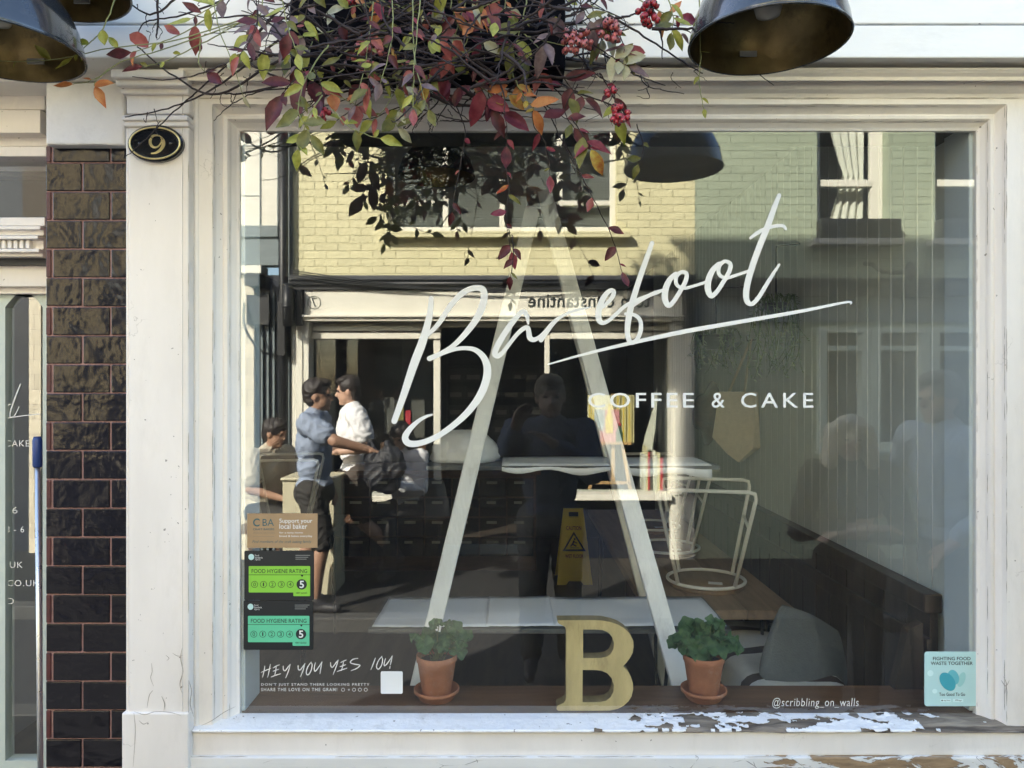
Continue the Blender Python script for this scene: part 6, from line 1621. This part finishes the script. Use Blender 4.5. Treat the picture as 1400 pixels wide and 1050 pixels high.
def stem(pts, a, r0, r1, green=False, pal=None, n=0, Lpx=24, da=0, wr=.46, fan=55):
    P3 = [V(x, y, a+da*i/(max(1, len(pts)-1))) for i, (x, y) in enumerate(pts)]
    c = crom(P3, 7); m_ = len(c)
    c = [p+Vector((rv.uniform(-1, 1), rv.uniform(-1, 1), rv.uniform(-1, 1)))*.0012 for p in c]
    (TG if green else TW).tube(c, [r0+(r1-r0)*i/(m_-1) for i in range(m_)], 6)
    k = (2-a)/FPX
    for q in range(n):
        f = .25+.75*(q+.5)/n if n > 1 else 1
        i = min(m_-2, int(f*(m_-1))); t = (c[i+1]-c[i]).normalized()
        side = (1 if q % 2 else -1)
        s = t.cross(Vector((0, -1, 0))); s = s.normalized() if s.length > .05 else Vector((1, 0, 0))
        d_ = (t*math.cos(R(fan))+s*side*math.sin(R(fan))+Vector((0, rv.uniform(-.4, .1), rv.uniform(-.3, .05)))).normalized()
        L = Lpx*k*rv.choice((.42, .55, .7, .85, 1.0, 1.15))*rv.uniform(.9, 1.1)
        leaf(c[i], d_, Vector((rv.uniform(-.5, .5), -1, rv.uniform(0, .8))), L, L*wr*rv.uniform(.7, 1.35), rv.choice(pal))
    if n and pal:
        t = (c[-1]-c[-3]).normalized(); L = Lpx*k; leaf(c[-1], t, Vector((rv.uniform(-.5, .5), -1, .3)), L, L*wr, rv.choice(pal))
def berries(px, py, a, rpx, n, mi=0):
    k = (2-a)/FPX; c = V(px, py, a); top = c+Vector((rv.uniform(-.01, .01), .01, rpx*k*1.3))
    for q in range(n):
        d_ = Vector((rv.gauss(0, 1), rv.gauss(0, .8), rv.gauss(0, .9))).normalized()*rpx*k*rv.uniform(.5, 1.0)
        p = c+d_; r_ = rv.uniform(.0062, .0078)
        BR.ell(p, r_, 10, mi); e = (d_.normalized()+Vector((0, -.6, -.4))).normalized(); BR.ell(p+e*r_*.93, r_*.34, 6, 2)
        TW.tube([p, (p+top)/2+Vector((0, .004, 0)), top], .0008, 4)
YG, OL, BU, RE, OR_, PU, SI, CR, MO = range(9)
# woody bird's-nest of twigs in the middle
for q in range(380):
    x = rv.gauss(590, 115); y = rv.uniform(-75, 132)-abs(x-590)*.12; a = rv.uniform(.14, .50)
    ang = rv.gauss(0, .55)+(math.pi if rv.random() < .5 else 0); L = rv.uniform(60, 190)
    pts = [(x, y)]; 
    for s in range(4):
        ang += rv.uniform(-.45, .45); x += math.cos(ang)*L/4; y += math.sin(ang)*L/4*.7; y = min(y, 165)
        pts.append((x, y))
    stem(pts, a, rv.uniform(.0016, .0048), .0009, da=rv.uniform(-.08, .08))
for q in range(70):
    x = rv.uniform(390, 830); y = rv.uniform(-40, 70); a = rv.uniform(.22, .42); ang = rv.uniform(.2, 2.9); L = rv.uniform(50, 140)
    stem([(x, y), (x+math.cos(ang)*L*.5, y+math.sin(ang)*L*.4), (x+math.cos(ang)*L, y+math.sin(ang)*L*.75)], a, .0014, .0007, green=rv.random() < .4)
tr = MB()
tr.box(V(410, 0, .2).x, V(770, 0, .2).x, -.285, -.165, V(0, 96, .28).z, V(0, -70, .28).z)
tr.build('trough', M['troughblack'], vine, bevel=.01)
# dark arching twigs, left and right
D = dict
for pts, a, r0 in (([(520, 60), (400, 75), (300, 128), (240, 105), (188, 64)], .22, .0038), ([(400, 40), (340, 86), (290, 122), (230, 148), (171, 160)], .20, .003), ([(330, 70), (275, 120), (232, 158), (200, 190), (172, 214)], .14, .0022),
                   ([(250, -10), (205, 20), (160, -12)], .25, .003), ([(215, -20), (216, 30), (214, 52)], .24, .0035), ([(330, -10), (250, 20), (200, 30), (188, 50)], .25, .0025), ([(380, 118), (330, 128), (300, 127)], .2, .003),
                   ([(830, 20), (866, 40), (920, 76), (961, 101)], .30, .003), ([(850, 60), (872, 95), (882, 115), (905, 123), (936, 128)], .22, .0018), ([(760, 110), (800, 130), (850, 148)], .24, .0026), ([(700, 95), (720, 120), (790, 128), (850, 150)], .26, .0024),
                   ([(780, 60), (805, 92), (830, 112)], .25, .0022), ([(880, 10), (900, 25), (930, 38), (955, 50)], .35, .002), ([(700, 110), (740, 140), (755, 165), (775, 205), (800, 250)], .26, .002),
                   ([(560, 110), (600, 135), (560, 172), (552, 174)], .24, .0022), ([(590, 110), (575, 150), (568, 176)], .24, .0018), ([(620, 130), (600, 160), (590, 180)], .22, .0018), ([(550, 95), (500, 132), (505, 138)], .22, .002),
                   ([(470, 120), (420, 140), (395, 150)], .3, .002), ([(820, 40), (830, 90), (842, 140), (838, 160)], .3, .0016)):
    stem(pts, a, r0, r0*.45)
    for q in range(3):
        i = rv.randrange(1, len(pts)); x, y = pts[i-1][0]+(pts[i][0]-pts[i-1][0])*rv.random(), pts[i-1][1]+(pts[i][1]-pts[i-1][1])*rv.random()
        stem([(x, y), (x+rv.uniform(-8, 8), y+rv.uniform(4, 14)), (x+rv.uniform(-14, 14), y+rv.uniform(8, 26))], a, .0012, .0006)
# leafy sprays: (stem points, depth, palette, leaves, length)
for pts, a, pal, n, Lp, g in (
    ([(350, 20), (240, 55), (150, 66), (70, 82), (-5, 84)], .36, [YG, YG, YG], 7, 25, True), ([(160, -8), (140, 40), (118, 62), (98, 80)], .38, [YG], 4, 27, True), ([(330, 30), (240, 62), (165, 85), (130, 108), (100, 115)], .34, [OR_, OR_, YG], 3, 28, True),
    ([(150, 95), (132, 108), (129, 118)], .34, [OR_], 1, 30, True), ([(310, 5), (260, 40), (215, 60), (180, 72)], .33, [RE, OR_, BU, YG], 7, 34, True), ([(330, 30), (275, 60), (230, 82), (195, 92)], .33, [YG, BU, RE, OL], 6, 30, True),
    ([(290, -10), (300, 40), (320, 90), (332, 132)], .36, [YG, YG, SI], 5, 16, True), ([(275, 50), (272, 85), (282, 100)], .35, [RE, BU], 2, 34, True), ([(360, -10), (355, 25), (340, 48)], .38, [OL, YG, PU], 7, 32, True),
    ([(320, -12), (290, 10), (262, 25)], .34, [YG, OL, PU, BU], 7, 34, True), ([(400, 0), (370, 40), (362, 70)], .36, [PU, PU, YG], 5, 40, False), ([(430, 20), (410, 70), (425, 110)], .34, [BU, BU, PU], 3, 50, False),
    ([(450, 60), (420, 105), (408, 150), (425, 185)], .5, [YG, OL, YG], 9, 32, True), ([(440, 130), (420, 165), (408, 205)], .5, [YG, YG], 8, 28, True), ([(455, 150), (480, 175), (520, 190)], .48, [YG, YG, OL], 5, 32, True),
    ([(430, 90), (400, 112), (385, 130)], .42, [BU], 4, 56, False), ([(470, 95), (440, 120), (470, 135), (490, 145)], .36, [RE, RE, OR_], 6, 34, True), ([(560, 95), (540, 125), (525, 150), (510, 165)], .36, [OL, YG, SI, RE], 8, 28, True),
    ([(480, 110), (520, 105), (540, 108)], .36, [YG, OL], 4, 28, True), ([(540, -5), (500, 5), (470, 12)], .42, [OR_, RE, SI, YG], 6, 32, True), ([(560, 5), (520, 22), (520, 40)], .40, [OL, YG, OL], 5, 40, True),
    ([(520, 0), (575, 20), (610, 45)], .40, [RE, RE, SI], 5, 34, True), ([(640, -10), (625, 40), (615, 70)], .42, [RE, RE], 6, 38, True), ([(620, -10), (616, 10), (622, 18)], .44, [OR_], 2, 36, True), ([(655, -10), (650, 15), (648, 30)], .42, [OR_, RE], 4, 32, True),
    ([(690, -15), (690, 10), (672, 26)], .40, [OR_, RE, RE], 4, 32, True), ([(640, 50), (630, 72), (612, 88)], .40, [RE, RE], 5, 40, True), ([(720, 0), (712, 40), (700, 70)], .40, [OL, YG, OL], 6, 36, True), ([(740, -10), (750, 40), (745, 62)], .42, [PU, PU], 5, 42, False),
    ([(690, 60), (720, 85), (740, 100)], .34, [OL, OL, RE], 6, 30, True), ([(640, 100), (660, 125), (672, 150)], .34, [CR, BU, CR], 6, 40, False), ([(680, 100), (668, 130), (690, 160), (693, 200)], .30, [CR, BU, OL], 8, 36, False),
    ([(693, 195), (692, 230), (696, 262), (692, 300), (699, 345)], .27, [MO, CR, BU, OL], 9, 26, False), ([(700, 320), (702, 350), (698, 378)], .27, [BU, BU, OL], 5, 20, False), ([(600, 100), (634, 170), (632, 210), (622, 262), (618, 290)], .30, [CR, BU, RE], 4, 20, False),
    ([(700, 100), (715, 130), (730, 150)], .36, [OR_, MO, MO], 9, 34, True), ([(760, 90), (780, 120), (800, 135)], .34, [BU, BU, OL], 6, 36, False), ([(790, 115), (772, 150), (785, 175)], .35, [BU, BU, OL], 6, 40, False), ([(780, 160), (800, 190), (808, 205)], .36, [CR, MO, OL], 8, 38, False),
    ([(770, 190), (800, 250), (835, 320), (850, 372)], .24, [BU, CR, RE], 7, 24, False), ([(820, 100), (838, 130), (846, 160)], .36, [BU, CR, BU, YG], 7, 36, False), ([(810, 60), (840, 80), (858, 90)], .38, [SI, SI, PU], 9, 36, False), ([(830, 20), (850, 55), (856, 72)], .38, [CR, OL], 4, 32, False),
    ([(860, -10), (900, 15), (930, 22)], .36, [OR_, OR_, CR], 6, 34, True), ([(910, -10), (920, 20), (918, 45)], .38, [OL, YG, OL], 7, 32, True), ([(956, -5), (958, 70), (956, 110), (962, 148)], .40, [YG, YG], 5, 15, True),
    ([(600, 110), (570, 130), (545, 150)], .34, [RE, OL, YG], 7, 26, True), ([(650, 110), (680, 135), (700, 128)], .34, [OR_, MO], 6, 28, True), ([(560, 130), (540, 160), (545, 175)], .36, [SI, YG, OL], 5, 26, True), ([(790, -10), (800, 20), (815, 35)], .38, [PU, OL, BU], 8, 34, False),
    ([(860, 40), (835, 45), (820, 58)], .35, [SI, PU, OL], 7, 30, False), ([(430, 95), (440, 130), (405, 160)], .46, [OL, YG, BU], 7, 34, False), ([(870, 170), (880, 200), (872, 225)], .12, [OL], 3, 22, False), ([(735, 120), (728, 165), (745, 195), (752, 240)], .3, [BU, OL, CR], 6, 26, False),
    ([(530, 110), (480, 150), (460, 165)], .38, [OL, RE, YG], 6, 26, False), ([(590, 130), (640, 130), (668, 118)], .3, [BU, RE], 5, 30, False)):
    stem(pts, a, .0016, .0008, green=g, pal=pal, n=max(1, round(n*.66)), Lpx=Lp*.94)
# leaves hanging on the glass side (they show dark in the reflection)
for q in range(11):
    x = rv.uniform(330, 600); y = rv.uniform(-20, 70); a = rv.uniform(.42, .60); L = rv.uniform(60, 150)
    stem([(x, y-40), (x+rv.uniform(-15, 15), y+L*.4), (x+rv.uniform(-30, 30), min(150, y+L))], a, .0014, .0008, pal=[BU, OL, YG, PU, RE], n=rv.randint(4, 8), Lpx=26, green=rv.random() < .4)
for q in range(300):
    x = rv.gauss(590, 125); y = rv.uniform(-60, 138)-abs(x-590)*.16; pleaf(x, y, rv.uniform(20, 160), rv.uniform(10, 31), rv.choice([OL, OL, YG, BU, BU, PU, PU, YG, RE, RE, CR, SI, MO]), rv.uniform(.2, .5), rv.uniform(.3, .65))
for x, y, r_, n, mi in ((507, 80, 25, 22, 0), (557, 88, 8, 5, 0), (440, 155, 13, 12, 1), (783, 55, 18, 20, 0), (800, 55, 14, 14, 0), (830, 45, 20, 26, 0), (886, 18, 18, 22, 1), (846, 158, 15, 18, 1), (836, 126, 8, 6, 1), (476, 2, 8, 6, 1)):
    BR = MB(); berries(x, y, .40, r_, n, mi); BR.build('berry_cluster', [M['berry'], M['berryred'], M['berrytip']], vine)
LV.build('leaves', LEAF, vine); TW.add(TG.v, TG.f, 1, True); TW.build('twigs', [M['twig'], M['gtwig']], vine)
# ---- unseen tree added past the end of the terrace to dapple the far wall
t = thing('dapple_tree', 'unseen leafy tree added beside the terrace to dapple the far wall', 'tree', (-3.05, .5, 0))
w = MB(); w.tube(crom([(-3.05, .5, -.1), (-3.02, .5, 2.5), (-3.08, .55, 5), (-3.0, .5, 6.9)], 5), [.12-.005*i for i in range(16)], 10); w.build('trunk', M['twig'], t)
w = MB()
for q in range(1500):
    d_ = Vector((rv.gauss(0, 1), rv.gauss(0, 1), rv.gauss(0, 1))).normalized()*rv.random()**.4
    p = Vector((-3.0+d_.x*.62, .5+d_.y*.6, 7.0+d_.z*.62)); u = rdir()*.05; v = u.orthogonal().normalized()*.035
    w.add([p-u, p+v, p+u, p-v], [(0, 1, 2, 3)], 0)
w.build('crown', M['fern'], t)
# ================================================================= LIGHT, CAMERA
SUN_EL, SUN_AZ = 33.0, 40.0
w = bpy.data.worlds.new('World'); scene.world = w; w.use_nodes = True
nt = w.node_tree; bg = nt.nodes['Background']
sk = nt.nodes.new('ShaderNodeTexSky'); sk.sky_type = 'NISHITA'; sk.sun_disc = False
sk.sun_elevation = R(SUN_EL); sk.sun_rotation = R(360-SUN_AZ); sk.air_density = 1.0; sk.dust_density = 1.5; sk.ozone_density = 1.0
nt.links.new(sk.outputs[0], bg.inputs['Color']); bg.inputs['Strength'].default_value = .15
sl = bpy.data.lights.new('sun', 'SUN'); sl.energy = 5.0; sl.angle = R(.55); sl.color = (1.0, .925, .81)
so = bpy.data.objects.new('sun', sl); col.objects.link(so)
d = Vector((math.sin(R(SUN_AZ))*math.cos(R(SUN_EL)), -math.cos(R(SUN_AZ))*math.cos(R(SUN_EL)), -math.sin(R(SUN_EL))))
so.rotation_euler = d.to_track_quat('-Z', 'Y').to_euler(); so.location = (-4, 4, 9)
cam = bpy.data.cameras.new('camera'); co = bpy.data.objects.new('camera', cam); col.objects.link(co)
co.location = (0, -CAMD, CAMH); co.rotation_euler = (R(90), 0, 0)
cam.sensor_width = 36; cam.lens = 36*FPX/1400; cam.clip_start = .01; cam.clip_end = 600
scene.camera = co
scene.view_settings.view_transform = 'Standard'; scene.view_settings.look = 'None'; scene.view_settings.gamma = 1.0
scene.view_settings.use_curve_mapping = False
scene.view_settings.exposure = 2.7
scene.cycles.use_denoising = True
scene.cycles.max_bounces = 10; scene.cycles.diffuse_bounces = 5; scene.cycles.glossy_bounces = 5; scene.cycles.transparent_max_bounces = 24
scene.cycles.sample_clamp_indirect = 6.0
scene.cycles.caustics_reflective = False; scene.cycles.caustics_refractive = False
